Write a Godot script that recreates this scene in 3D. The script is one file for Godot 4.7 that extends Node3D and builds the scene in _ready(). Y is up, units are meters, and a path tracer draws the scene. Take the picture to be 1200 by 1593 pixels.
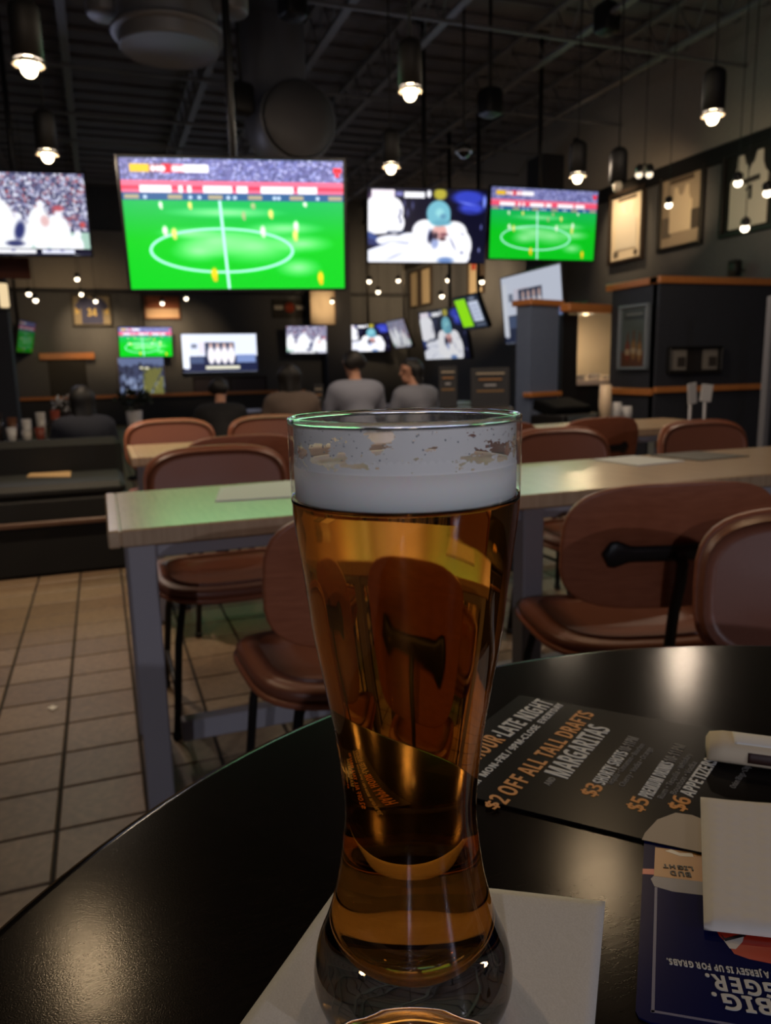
extends Node3D
# A sports bar at night: a tall beer on a dark round table, screens and pendant lamps behind.
# Axes follow the room: -Z runs deep to the far wall, +X to the wall with the framed jerseys. Metres.

const TABLE_Y := 0.835
const CEIL := 5.0
const FAR := -18.0
const WALL_X := 7.3
const LEFT_X := -4.0
const BACK_Z := 3.4
const DOME := Vector3(3.57, 3.19, -7.24)
const WALL_SPEAKER := Vector3(7.265, 2.18, -7.3)
const LAMP_GLOW := 0.6
const LAMP_BEAM := 0.7

var rng := RandomNumberGenerator.new()
var used := {}
var mats := {}

# ------------------------------------------------------------------ naming and tagging
func numbered(called: String) -> String:
	var n: int = used.get(called, 0)
	used[called] = n + 1
	return called if n == 0 else "%s_%03d" % [called, n]

func put(o: Node3D, called: String, parent: Node = null) -> Node3D:
	if parent == null or parent == self:
		o.name = numbered(called)
		add_child(o)
	else:
		var n := 0
		var nm := called
		while parent.has_node(nm):
			n += 1
			nm = "%s_%03d" % [called, n]
		o.name = nm
		parent.add_child(o)
	return o

func tag(o: Node, label: String, category: String, group := "") -> Node:
	o.set_meta("label", label)
	o.set_meta("category", category)
	if group != "":
		o.set_meta("group", group)
	return o

func thing(called: String, label: String, category: String, at := Vector3.ZERO, turn := 0.0, group := "") -> Node3D:
	var o := Node3D.new()
	put(o, called)
	o.position = at
	o.rotation_degrees.y = turn
	tag(o, label, category, group)
	return o

func obj(called: String, mesh, m: Material, parent: Node = null, at := Vector3.ZERO) -> MeshInstance3D:
	var o := MeshInstance3D.new()
	o.mesh = fin(mesh) if mesh is SurfaceTool else mesh
	o.material_override = m
	o.cast_shadow = GeometryInstance3D.SHADOW_CASTING_SETTING_ON
	put(o, called, parent)
	o.position = at
	return o

func struct(called: String, mesh, m: Material, parent: Node = null, at := Vector3.ZERO) -> MeshInstance3D:
	var o := obj(called, mesh, m, parent, at)
	o.set_meta("kind", "structure")
	return o

func dup(root: Node3D, at: Vector3, turn: float, label := "", group := "") -> Node3D:
	var r: Node3D = root.duplicate()
	var base: String = str(root.name)
	if base.length() > 4 and base[-4] == "_" and base.substr(base.length() - 3).is_valid_int():
		base = base.substr(0, base.length() - 4)
	r.name = numbered(base)
	add_child(r)
	r.position = at
	r.rotation_degrees.y = turn
	if label != "":
		r.set_meta("label", label)
	if group != "":
		r.set_meta("group", group)
	return r

# ------------------------------------------------------------------ shapes
func tool(smooth := 0) -> SurfaceTool:
	var st := SurfaceTool.new()
	st.begin(Mesh.PRIMITIVE_TRIANGLES)
	st.set_smooth_group(smooth)
	return st

func fin(st: SurfaceTool) -> ArrayMesh:
	st.generate_normals()
	return st.commit()

func tri(st: SurfaceTool, a: Vector3, b: Vector3, c: Vector3, away: Vector3) -> void:
	# clockwise seen from the side that lies away from the point `away`
	var n := (b - a).cross(c - a)
	if n.dot((a + b + c) / 3.0 - away) > 0.0:
		st.add_vertex(a); st.add_vertex(c); st.add_vertex(b)
	else:
		st.add_vertex(a); st.add_vertex(b); st.add_vertex(c)

func quad(st: SurfaceTool, a: Vector3, b: Vector3, c: Vector3, d: Vector3, away: Vector3) -> void:
	tri(st, a, b, c, away)
	tri(st, a, c, d, away)

func box(st: SurfaceTool, c: Vector3, s: Vector3, bev := 0.0, basis := Basis()) -> SurfaceTool:
	var h := s / 2.0
	if bev <= 0.0:
		for ax in 3:
			for sg in [-1.0, 1.0]:
				var u := (ax + 1) % 3
				var v := (ax + 2) % 3
				var p := []
				for k in [[-1.0, -1.0], [1.0, -1.0], [1.0, 1.0], [-1.0, 1.0]]:
					var q := Vector3.ZERO
					q[ax] = sg * h[ax]; q[u] = k[0] * h[u]; q[v] = k[1] * h[v]
					p.append(c + basis * q)
				quad(st, p[0], p[1], p[2], p[3], c)
		return st
	bev = minf(bev, minf(h.x, minf(h.y, h.z)) * 0.95)
	var corner := func(sx: float, sy: float, sz: float, ax: int) -> Vector3:
		var sgn := Vector3(sx, sy, sz)
		var q := Vector3.ZERO
		for k in 3:
			q[k] = sgn[k] * (h[k] if k == ax else h[k] - bev)
		return c + basis * q
	for ax in 3:
		var u := (ax + 1) % 3
		var v := (ax + 2) % 3
		for sg in [-1.0, 1.0]:
			var p := []
			for k in [[-1.0, -1.0], [1.0, -1.0], [1.0, 1.0], [-1.0, 1.0]]:
				var s3 := Vector3.ZERO
				s3[ax] = sg; s3[u] = k[0]; s3[v] = k[1]
				p.append(corner.call(s3.x, s3.y, s3.z, ax))
			quad(st, p[0], p[1], p[2], p[3], c)
		for su in [-1.0, 1.0]:
			for sv in [-1.0, 1.0]:
				var e := []
				for sg in [-1.0, 1.0]:
					var s3 := Vector3.ZERO
					s3[ax] = sg; s3[u] = su; s3[v] = sv
					e.append(corner.call(s3.x, s3.y, s3.z, u))
					e.append(corner.call(s3.x, s3.y, s3.z, v))
				quad(st, e[0], e[1], e[3], e[2], c)
	for sx in [-1.0, 1.0]:
		for sy in [-1.0, 1.0]:
			for sz in [-1.0, 1.0]:
				tri(st, corner.call(sx, sy, sz, 0), corner.call(sx, sy, sz, 1), corner.call(sx, sy, sz, 2), c)
	return st

func bx(s: Vector3, bev := 0.0, c := Vector3.ZERO) -> ArrayMesh:
	return fin(box(tool(-1), c, s, bev))

func lathe(st: SurfaceTool, prof: Array, segs := 32, at := Vector3.ZERO) -> SurfaceTool:
	# profile of Vector2(radius, height); walked upwards it faces outwards
	for i in prof.size() - 1:
		var p: Vector2 = prof[i]
		var q: Vector2 = prof[i + 1]
		for k in segs:
			var a := TAU * k / segs
			var b := TAU * ((k + 1) % segs) / segs
			var p0 := at + Vector3(p.x * cos(a), p.y, p.x * sin(a))
			var p1 := at + Vector3(p.x * cos(b), p.y, p.x * sin(b))
			var q0 := at + Vector3(q.x * cos(a), q.y, q.x * sin(a))
			var q1 := at + Vector3(q.x * cos(b), q.y, q.x * sin(b))
			if p.x > 0.0:
				st.add_vertex(p0); st.add_vertex(p1); st.add_vertex(q0)
			if q.x > 0.0:
				st.add_vertex(p1); st.add_vertex(q1); st.add_vertex(q0)
	return st

func tube(st: SurfaceTool, pts: Array, r: float, segs := 10, caps := true, r2 := -1.0) -> SurfaceTool:
	var rings := []
	var ref := Vector3.UP
	var d0: Vector3 = (pts[1] - pts[0]).normalized()
	if absf(d0.dot(ref)) > 0.9:
		ref = Vector3.RIGHT
	var n := d0.cross(ref).normalized()
	for i in pts.size():
		var d: Vector3
		if i == 0:
			d = (pts[1] - pts[0]).normalized()
		elif i == pts.size() - 1:
			d = (pts[i] - pts[i - 1]).normalized()
		else:
			d = ((pts[i] - pts[i - 1]).normalized() + (pts[i + 1] - pts[i]).normalized()).normalized()
		n = (n - d * n.dot(d)).normalized()
		var b := d.cross(n)
		var rr: float = r if r2 < 0.0 else lerpf(r, r2, float(i) / (pts.size() - 1))
		var ring := []
		for k in segs:
			var a := TAU * k / segs
			ring.append(pts[i] + (n * cos(a) + b * sin(a)) * rr)
		rings.append(ring)
	for i in rings.size() - 1:
		var mid: Vector3 = (pts[i] + pts[i + 1]) / 2.0
		for k in segs:
			var j := (k + 1) % segs
			quad(st, rings[i][k], rings[i][j], rings[i + 1][j], rings[i + 1][k], mid)
	if caps:
		for e in [0, rings.size() - 1]:
			var inner: Vector3 = pts[1] if e == 0 else pts[e - 1]
			for k in range(1, segs - 1):
				tri(st, rings[e][0], rings[e][k], rings[e][k + 1], inner)
	return st

func tubes(pts: Array, r: float, segs := 10, r2 := -1.0) -> ArrayMesh:
	return fin(tube(tool(0), pts, r, segs, true, r2))

func loft(st: SurfaceTool, rings: Array) -> SurfaceTool:
	# rings of equal counts, capped at both ends
	var mids := []
	for r in rings:
		var m := Vector3.ZERO
		for p in r:
			m += p
		mids.append(m / r.size())
	for i in rings.size() - 1:
		var mid: Vector3 = (mids[i] + mids[i + 1]) / 2.0
		var n: int = rings[i].size()
		for k in n:
			var j := (k + 1) % n
			quad(st, rings[i][k], rings[i][j], rings[i + 1][j], rings[i + 1][k], mid)
	for e in [0, rings.size() - 1]:
		var inner: Vector3 = mids[1] if e == 0 else mids[e - 1]
		var n: int = rings[e].size()
		for k in n:
			tri(st, mids[e], rings[e][k], rings[e][(k + 1) % n], inner)
	return st

func super_ring(hw: float, hd: float, n: float, segs := 40) -> Array:
	var out := []
	for k in segs:
		var a := TAU * k / segs
		var c := cos(a)
		var s := sin(a)
		out.append(Vector2(hw * signf(c) * pow(absf(c), 2.0 / n), hd * signf(s) * pow(absf(s), 2.0 / n)))
	return out

func slab(st: SurfaceTool, hw: float, hd: float, n: float, levels: Array, bend = null) -> SurfaceTool:
	# levels: [height, inset]; a superellipse in XZ, optionally bent by a function of the point
	var rings := []
	for l in levels:
		var ring := []
		for p in super_ring(hw - l[1], hd - l[1], n):
			var q := Vector3(p.x, l[0], p.y)
			ring.append(bend.call(q) if bend != null else q)
		rings.append(ring)
	return loft(st, rings)

func prism(st: SurfaceTool, poly: PackedVector2Array, z0: float, z1: float) -> SurfaceTool:
	# polygon in XY pulled from z0 to z1
	var idx := Geometry2D.triangulate_polygon(poly)
	var mid := (z0 + z1) / 2.0
	for i in range(0, idx.size(), 3):
		for z in [z0, z1]:
			var a := Vector3(poly[idx[i]].x, poly[idx[i]].y, z)
			var b := Vector3(poly[idx[i + 1]].x, poly[idx[i + 1]].y, z)
			var c := Vector3(poly[idx[i + 2]].x, poly[idx[i + 2]].y, z)
			tri(st, a, b, c, Vector3(a.x, a.y, mid))
	var ccw := not Geometry2D.is_polygon_clockwise(poly)
	for i in poly.size():
		var p := poly[i]
		var q := poly[(i + 1) % poly.size()]
		var d := (q - p).normalized()
		var out := Vector2(d.y, -d.x) if ccw else Vector2(-d.y, d.x)
		var m := (p + q) / 2.0 - out
		quad(st, Vector3(p.x, p.y, z0), Vector3(q.x, q.y, z0), Vector3(q.x, q.y, z1), Vector3(p.x, p.y, z1), Vector3(m.x, m.y, mid))
	return st

func sheet(xz: Array, y: float, thick: float) -> ArrayMesh:
	# a flat piece lying at height y, its outline given as x, z pairs
	var poly := PackedVector2Array()
	for i in range(0, xz.size(), 2):
		poly.append(Vector2(xz[i], -xz[i + 1]))
	var st := tool(-1)
	var tmp := prism(tool(-1), poly, y, y + thick).commit_to_arrays()
	for v in tmp[Mesh.ARRAY_VERTEX]:
		st.add_vertex(Vector3(v.x, v.z, -v.y))
	return fin(st)

func panel(w: float, h: float) -> ArrayMesh:
	# upright picture plane facing +Z with texture coordinates
	var st := tool(-1)
	var p := [Vector3(-w / 2, h / 2, 0), Vector3(w / 2, h / 2, 0), Vector3(w / 2, -h / 2, 0), Vector3(-w / 2, -h / 2, 0)]
	var uv := [Vector2(0, 0), Vector2(1, 0), Vector2(1, 1), Vector2(0, 1)]
	for k in [0, 1, 2, 0, 2, 3]:
		st.set_uv(uv[k]); st.add_vertex(p[k])
	return fin(st)

# ------------------------------------------------------------------ materials
func col(r: int, g: int, b: int) -> Color:
	return Color8(r, g, b)

func mat(c: Color, rough := 0.6, metal := 0.0, key := "") -> StandardMaterial3D:
	var k := key if key != "" else "%s/%s/%s" % [c, rough, metal]
	if mats.has(k):
		return mats[k]
	var m := StandardMaterial3D.new()
	m.albedo_color = c
	m.roughness = rough
	m.metallic = metal
	mats[k] = m
	return m

func noise_tex(freq: float, oct: int, lo: Color, hi: Color, seed_: int, size := 256, stretch := Vector3.ONE) -> ImageTexture:
	var n := FastNoiseLite.new()
	n.seed = seed_
	n.frequency = 1.0
	n.fractal_octaves = oct
	var im := Image.create(size, size, false, Image.FORMAT_RGB8)
	# a torus walk keeps the pattern seamless
	for y in size:
		for x in size:
			var a := TAU * x / size
			var b := TAU * y / size
			var v := n.get_noise_3d(cos(a) * freq * stretch.x + 7.0 * sin(b) * freq * stretch.y * 0.13, sin(a) * freq * stretch.x, cos(b) * freq * stretch.y) * 0.5
			v += n.get_noise_3d(sin(b) * freq * stretch.y + 40.0, cos(a) * freq * stretch.x, sin(a) * freq * stretch.x + 11.0) * 0.5
			im.set_pixel(x, y, lo.lerp(hi, clampf(0.5 + v * 0.9, 0.0, 1.0)))
	return ImageTexture.create_from_image(im)

func grained(lo: Color, hi: Color, rough: float, seed_: int, scale: Vector3, freq: float, stretch: Vector3, coat := 0.0) -> StandardMaterial3D:
	var m := StandardMaterial3D.new()
	m.albedo_texture = noise_tex(freq, 4, lo, hi, seed_, 256, stretch)
	m.roughness = rough
	m.uv1_triplanar = true
	m.uv1_scale = scale
	if coat > 0.0:
		m.clearcoat_enabled = true
		m.clearcoat = coat
		m.clearcoat_roughness = 0.24
	return m

func glow(c: Color, e: float) -> StandardMaterial3D:
	var k := "glow%s%s" % [c, e]
	if mats.has(k):
		return mats[k]
	var m := StandardMaterial3D.new()
	m.albedo_color = Color(0.05, 0.05, 0.05)
	m.emission_enabled = true
	m.emission = c
	m.emission_energy_multiplier = e
	mats[k] = m
	return m

func screen_mat(tex: Texture2D, e: float) -> StandardMaterial3D:
	var m := StandardMaterial3D.new()
	m.albedo_color = Color(0.01, 0.01, 0.012)
	m.roughness = 0.35
	m.emission_enabled = true
	m.emission = Color.BLACK
	m.emission_texture = tex
	m.emission_energy_multiplier = e
	return m

func print_mat(tex: Texture2D, rough := 0.7) -> StandardMaterial3D:
	var m := StandardMaterial3D.new()
	m.albedo_texture = tex
	m.roughness = rough
	return m

# ------------------------------------------------------------------ pictures drawn for the screens and prints
func blob(im: Image, cx: float, cy: float, rx: float, ry: float, c: Color, soft := 0.25, turn := 0.0) -> void:
	var w := im.get_width()
	var h := im.get_height()
	var px := cx * w
	var py := cy * h
	var ax := rx * w
	var ay := ry * h
	var reach := maxf(ax, ay) + 1.0
	for y in range(maxi(0, int(py - reach)), mini(h, int(py + reach) + 1)):
		for x in range(maxi(0, int(px - reach)), mini(w, int(px + reach) + 1)):
			var d := Vector2(x + 0.5 - px, y + 0.5 - py).rotated(-turn)
			var r := Vector2(d.x / ax, d.y / ay).length()
			if r < 1.0:
				var t := clampf((1.0 - r) / maxf(soft, 0.01), 0.0, 1.0) * c.a
				im.set_pixel(x, y, im.get_pixel(x, y).lerp(Color(c.r, c.g, c.b), t))

func rect(im: Image, x0: float, y0: float, x1: float, y1: float, c: Color) -> void:
	var w := im.get_width()
	var h := im.get_height()
	im.fill_rect(Rect2i(int(x0 * w), int(y0 * h), maxi(1, int((x1 - x0) * w)), maxi(1, int((y1 - y0) * h))), c)

func crowd(im: Image, y0: float, y1: float, base: Array, seed_: int, count: int, size: float) -> void:
	var r := RandomNumberGenerator.new()
	r.seed = seed_
	for i in count:
		var c: Color = base[r.randi() % base.size()]
		blob(im, r.randf(), lerpf(y0, y1, r.randf()), size * r.randf_range(0.5, 1.2), size * r.randf_range(0.8, 1.9), c, 0.5)

func tex_soccer() -> ImageTexture:
	var im := Image.create(640, 360, false, Image.FORMAT_RGB8)
	im.fill(col(8, 185, 30))
	rect(im, 0, 0, 1, 0.2, col(112, 112, 165))
	crowd(im, 0.0, 0.18, [col(160, 165, 220), col(90, 90, 140), col(190, 190, 235), col(120, 125, 190), col(70, 75, 120)], 3, 900, 0.008)
	rect(im, 0.0, 0.165, 1.0, 0.257, col(235, 110, 140))
	rect(im, 0.0, 0.205, 1.0, 0.235, col(240, 60, 90))
	for k in [[0.08, 0.22], [0.25, 0.27], [0.29, 0.31], [0.36, 0.49], [0.51, 0.56], [0.62, 0.77], [0.79, 0.88]]:
		rect(im, k[0], 0.2, k[1], 0.262, col(255, 245, 250))
	rect(im, 0.0, 0.255, 1.0, 0.315, col(48, 92, 140))
	for k in [0.01, 0.2, 0.38, 0.56, 0.75, 0.93]:
		rect(im, k, 0.272, k + 0.065, 0.304, col(170, 160, 130))
	for k in [0.1, 0.3, 0.34, 0.47, 0.5, 0.68, 0.7, 0.88]:
		blob(im, k, 0.287, 0.01, 0.016, col(190, 215, 235))
	for y in range(113, 360):
		for x in 640:
			var v := y / 360.0
			var c := col(6, 190, 28).lerp(col(20, 175, 92), clampf((0.62 - v) * 3.0, 0.0, 1.0))
			im.set_pixel(x, y, c)
	for k in [[0.4, 0.62, 0.2, 0.13], [0.58, 0.66, 0.24, 0.16], [0.32, 0.7, 0.14, 0.1], [0.72, 0.52, 0.2, 0.06], [0.8, 0.64, 0.16, 0.08], [0.28, 0.56, 0.16, 0.05], [0.78, 0.83, 0.12, 0.09], [0.45, 0.4, 0.3, 0.05]]:
		blob(im, k[0], k[1], k[2], k[3], Color(0.62, 0.93, 0.64, 0.8), 0.9)
	for k in 1400:
		var a := TAU * k / 1400.0
		var px := 0.43 + 0.325 * cos(a)
		var py := 0.695 + 0.17 * sin(a)
		blob(im, px, py, 0.007 + 0.0025 * sin(a), 0.011, Color(0.66, 0.97, 0.86, 0.7), 0.6)
	for y in range(113, 360):
		var v := (y / 360.0 - 0.313) / 0.687
		blob(im, 0.43 + 0.02 * v, y / 360.0, 0.0075, 0.008, col(185, 240, 230), 0.5)
	for p in [[0.175, 0.54, 0.013, 0.04, 0], [0.215, 0.56, 0.013, 0.045, 1], [0.295, 0.345, 0.01, 0.03, 1], [0.165, 0.345, 0.009, 0.03, 0], [0.535, 0.42, 0.01, 0.035, 2], [0.66, 0.405, 0.012, 0.036, 1], [0.62, 0.54, 0.013, 0.045, 0], [0.775, 0.5, 0.013, 0.045, 0], [0.77, 0.57, 0.013, 0.045, 1], [0.58, 0.345, 0.012, 0.025, 2], [0.385, 0.88, 0.016, 0.055, 3], [0.885, 0.91, 0.015, 0.055, 3], [0.82, 0.33, 0.01, 0.02, 0]]:
		var c: Color = [col(235, 250, 225), col(240, 235, 120), col(170, 190, 130), col(250, 205, 30)][p[4]]
		blob(im, p[0], p[1], p[2] * 1.2, p[3] * 1.15, c, 0.5)
		blob(im, p[0] + 0.003, p[1] + p[3] * 0.75, p[2] * 0.8, p[3] * 0.5, c.darkened(0.1), 0.4)
	rect(im, 0.045, 0.045, 0.13, 0.105, col(235, 190, 40))
	rect(im, 0.13, 0.045, 0.185, 0.105, col(150, 70, 80))
	rect(im, 0.185, 0.04, 0.225, 0.11, col(215, 40, 60))
	rect(im, 0.225, 0.045, 0.28, 0.105, col(235, 90, 100))
	rect(im, 0.28, 0.045, 0.39, 0.105, col(255, 250, 255))
	for k in [[0.145, 0.013], [0.165, 0.009], [0.185, 0.017], [0.237, 0.011], [0.252, 0.011], [0.27, 0.012]]:
		blob(im, k[0], 0.076, k[1], 0.026, col(255, 240, 245))
	rect(im, 0.955, 0.055, 0.995, 0.095, col(245, 30, 45))
	rect(im, 0.965, 0.095, 0.985, 0.125, col(245, 30, 45))
	return ImageTexture.create_from_image(im)

func tex_bench() -> ImageTexture:
	# a player on the bench, head down, team mates beside him
	var im := Image.create(512, 288, false, Image.FORMAT_RGB8)
	im.fill(col(9, 9, 34))
	for k in [[0.3, 0.2], [0.37, 0.22], [0.33, 0.32]]:
		blob(im, k[0], k[1], 0.02, 0.09, col(70, 72, 110), 0.8)
	blob(im, 0.84, 0.1, 0.17, 0.12, col(52, 66, 190), 0.4)
	blob(im, 0.87, 0.24, 0.14, 0.11, col(60, 74, 200), 0.5)
	blob(im, 0.83, 0.18, 0.1, 0.02, col(110, 125, 235), 0.8, 0.2)
	blob(im, 0.87, 0.29, 0.1, 0.018, col(30, 38, 130), 0.8, 0.1)
	blob(im, 0.98, 0.15, 0.02, 0.11, col(120, 140, 240), 0.5)
	blob(im, 0.6, 0.06, 0.07, 0.1, col(180, 170, 60), 0.4)
	blob(im, 0.03, 0.12, 0.05, 0.09, col(70, 50, 80), 0.5)
	# left team mate: shoulder, side, arm across
	for k in [[0.12, 0.26, 0.15, 0.2], [0.1, 0.42, 0.2, 0.2], [0.2, 0.3, 0.1, 0.2], [0.05, 0.5, 0.16, 0.12], [0.22, 0.46, 0.09, 0.16]]:
		blob(im, k[0], k[1], k[2], k[3], col(250, 250, 255), 0.1)
	for k in 9:
		blob(im, 0.265 + 0.008 * sin(k * 1.1), 0.28 + k * 0.022, 0.012, 0.014, col(96, 98, 138), 0.5)
	blob(im, 0.04, 0.66, 0.12, 0.06, col(58, 78, 140), 0.4, 0.5)
	blob(im, 0.02, 0.72, 0.1, 0.05, col(44, 52, 104), 0.4, 0.2)
	rect(im, 0.16, 0.57, 0.31, 0.595, col(70, 84, 120))
	# thighs and forearms along the bottom
	for k in [[0.2, 0.7, 0.14, 0.08, 0.0], [0.32, 0.66, 0.1, 0.07, -0.2], [0.1, 0.86, 0.16, 0.09, -0.25], [0.3, 0.84, 0.2, 0.15, 0.05], [0.45, 0.92, 0.2, 0.14, 0.0], [0.16, 0.97, 0.18, 0.07, 0.0]]:
		blob(im, k[0], k[1], k[2], k[3], col(242, 244, 254), 0.12, k[4])
	for k in [[0.1, 0.77, 0.14, -0.35], [0.3, 0.73, 0.12, 0.1], [0.22, 0.92, 0.1, -0.4], [0.42, 0.82, 0.08, 0.5]]:
		blob(im, k[0], k[1], k[2], 0.011, col(128, 136, 176), 0.8, k[3])
	# the player: rounded shoulders, head bowed between them
	for k in [[0.5, 0.6, 0.14, 0.2, 0.3], [0.44, 0.74, 0.1, 0.22, 0.2], [0.7, 0.62, 0.15, 0.2, -0.3], [0.78, 0.76, 0.11, 0.24, -0.1], [0.62, 0.76, 0.16, 0.26, 0.0], [0.74, 0.92, 0.14, 0.14, 0.0], [0.56, 0.94, 0.12, 0.12, 0.0]]:
		blob(im, k[0], k[1], k[2], k[3], col(251, 251, 255), 0.1, k[4])
	for k in [[0.51, 0.62, 0.014, 0.13, 0.15], [0.72, 0.74, 0.01, 0.14, -0.5], [0.8, 0.6, 0.03, 0.012, 0.4], [0.8, 0.86, 0.02, 0.03, 0.0]]:
		blob(im, k[0], k[1], k[2], k[3], col(116, 122, 168), 0.7, k[4])
	blob(im, 0.535, 0.64, 0.035, 0.12, col(26, 24, 48), 0.5, 0.2)
	blob(im, 0.565, 0.73, 0.04, 0.1, col(156, 170, 214), 0.5, 0.1)
	blob(im, 0.605, 0.57, 0.07, 0.12, col(226, 172, 166), 0.3)
	blob(im, 0.57, 0.63, 0.03, 0.07, col(64, 48, 60), 0.6)
	blob(im, 0.64, 0.61, 0.05, 0.035, col(124, 74, 84), 0.6)
	blob(im, 0.63, 0.67, 0.04, 0.04, col(90, 60, 66), 0.6)
	blob(im, 0.59, 0.32, 0.11, 0.19, col(118, 186, 204), 0.15)
	rect(im, 0.5, 0.34, 0.69, 0.42, col(118, 186, 204))
	blob(im, 0.6, 0.31, 0.05, 0.08, col(152, 216, 222), 0.6)
	blob(im, 0.63, 0.36, 0.035, 0.05, col(96, 150, 180), 0.6)
	blob(im, 0.62, 0.45, 0.1, 0.045, col(104, 168, 190), 0.4)
	blob(im, 0.66, 0.97, 0.09, 0.06, col(110, 140, 195), 0.5)
	blob(im, 0.84, 0.94, 0.03, 0.03, col(240, 240, 255), 0.4)
	rect(im, 0.03, 0.02, 0.22, 0.12, col(250, 240, 250))
	rect(im, 0.3, 0.04, 0.47, 0.12, col(250, 250, 255))
	rect(im, 0.23, 0.04, 0.29, 0.1, col(120, 120, 180))
	blob(im, 0.505, 0.06, 0.022, 0.06, col(250, 250, 255), 0.3)
	blob(im, 0.96, 0.5, 0.01, 0.06, col(110, 115, 190), 0.8)
	blob(im, 0.95, 0.82, 0.01, 0.05, col(150, 155, 220), 0.8)
	return ImageTexture.create_from_image(im)

func tex_stands() -> ImageTexture:
	# football players in front of a full stand
	var im := Image.create(512, 288, false, Image.FORMAT_RGB8)
	im.fill(col(96, 96, 130))
	crowd(im, 0.0, 0.72, [col(215, 218, 240), col(70, 72, 105), col(150, 152, 190), col(45, 46, 76), col(190, 190, 220), col(235, 235, 250), col(110, 108, 145), col(175, 95, 100)], 11, 2300, 0.014)
	rect(im, 0, 0.72, 1, 1, col(170, 205, 190))
	for k in [[0.08, 0.6, 0.1, 0.3], [0.36, 0.62, 0.15, 0.36], [0.5, 0.78, 0.12, 0.25], [0.66, 0.68, 0.09, 0.3], [0.78, 0.74, 0.1, 0.26], [0.22, 0.8, 0.1, 0.2], [0.9, 0.88, 0.06, 0.14]]:
		blob(im, k[0], k[1], k[2], k[3], col(250, 252, 255), 0.15)
		blob(im, k[0] + 0.02, k[1] - k[3], 0.03, 0.06, col(245, 246, 255), 0.3)
	blob(im, 0.52, 0.7, 0.045, 0.16, col(50, 56, 110), 0.5, 0.3)
	blob(im, 0.7, 0.58, 0.04, 0.09, col(230, 190, 190), 0.5)
	blob(im, 0.8, 0.42, 0.06, 0.05, col(190, 90, 100), 0.6)
	blob(im, 0.48, 0.86, 0.08, 0.05, col(60, 64, 110), 0.5)
	blob(im, 0.96, 0.62, 0.03, 0.05, col(200, 80, 80), 0.6)
	rect(im, 0, 0.925, 1, 1, col(18, 18, 40))
	rect(im, 0.08, 0.935, 0.62, 0.985, col(250, 250, 255))
	rect(im, 0.66, 0.935, 0.89, 0.985, col(235, 238, 255))
	for k in [0.14, 0.23, 0.34, 0.46, 0.71, 0.8]:
		blob(im, k, 0.94, 0.02, 0.02, col(120, 120, 170), 0.5)
	return ImageTexture.create_from_image(im)

func tex_studio() -> ImageTexture:
	# a bright studio with people at a desk in front of a wall of monitors
	var im := Image.create(512, 288, false, Image.FORMAT_RGB8)
	im.fill(col(225, 232, 250))
	rect(im, 0, 0.58, 1, 1, col(28, 34, 66))
	rect(im, 0, 0.1, 0.09, 0.9, col(235, 240, 252))
	rect(im, 0.12, 0.26, 0.2, 0.38, col(120, 128, 150))
	rect(im, 0.22, 0.2, 0.46, 0.52, col(225, 220, 236))
	rect(im, 0.3, 0.22, 0.7, 0.62, col(60, 70, 100))
	rect(im, 0.3, 0.22, 0.7, 0.27, col(50, 58, 84))
	for k in [0.38, 0.47, 0.56, 0.65]:
		blob(im, k, 0.56, 0.055, 0.28, col(245, 240, 245), 0.3)
		blob(im, k, 0.3, 0.03, 0.07, col(215, 180, 170), 0.5)
	rect(im, 0.72, 0.55, 0.98, 0.76, col(120, 140, 190))
	rect(im, 0.1, 0.6, 0.28, 0.78, col(70, 84, 120))
	rect(im, 0.3, 0.85, 0.76, 0.93, col(225, 222, 200))
	rect(im, 0.03, 0.88, 0.08, 0.92, col(230, 235, 250))
	return ImageTexture.create_from_image(im)

func tex_odds() -> ImageTexture:
	var im := Image.create(256, 160, false, Image.FORMAT_RGB8)
	im.fill(col(26, 36, 52))
	rect(im, 0.02, 0.06, 0.46, 0.94, col(150, 235, 20))
	rect(im, 0.54, 0.18, 0.92, 0.8, col(205, 215, 235))
	rect(im, 0.62, 0.04, 0.84, 0.14, col(120, 130, 150))
	rect(im, 0.56, 0.86, 0.94, 0.95, col(90, 100, 120))
	for k in [0.3, 0.42, 0.54, 0.66]:
		rect(im, 0.58, k, 0.88, k + 0.04, col(150, 160, 190))
	return ImageTexture.create_from_image(im)

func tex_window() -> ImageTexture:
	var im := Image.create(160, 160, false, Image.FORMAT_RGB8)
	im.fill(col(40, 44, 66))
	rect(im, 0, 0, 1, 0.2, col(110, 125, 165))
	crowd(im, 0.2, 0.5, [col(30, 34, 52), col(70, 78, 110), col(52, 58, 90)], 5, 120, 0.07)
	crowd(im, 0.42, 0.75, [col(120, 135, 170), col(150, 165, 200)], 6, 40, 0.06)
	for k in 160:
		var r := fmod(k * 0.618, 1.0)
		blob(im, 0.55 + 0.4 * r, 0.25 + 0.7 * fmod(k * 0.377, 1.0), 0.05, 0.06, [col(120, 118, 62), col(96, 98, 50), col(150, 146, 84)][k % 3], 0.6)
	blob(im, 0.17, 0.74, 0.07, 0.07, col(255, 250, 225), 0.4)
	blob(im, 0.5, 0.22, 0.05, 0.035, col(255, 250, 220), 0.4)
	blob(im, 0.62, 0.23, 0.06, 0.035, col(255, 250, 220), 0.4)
	return ImageTexture.create_from_image(im)

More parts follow.
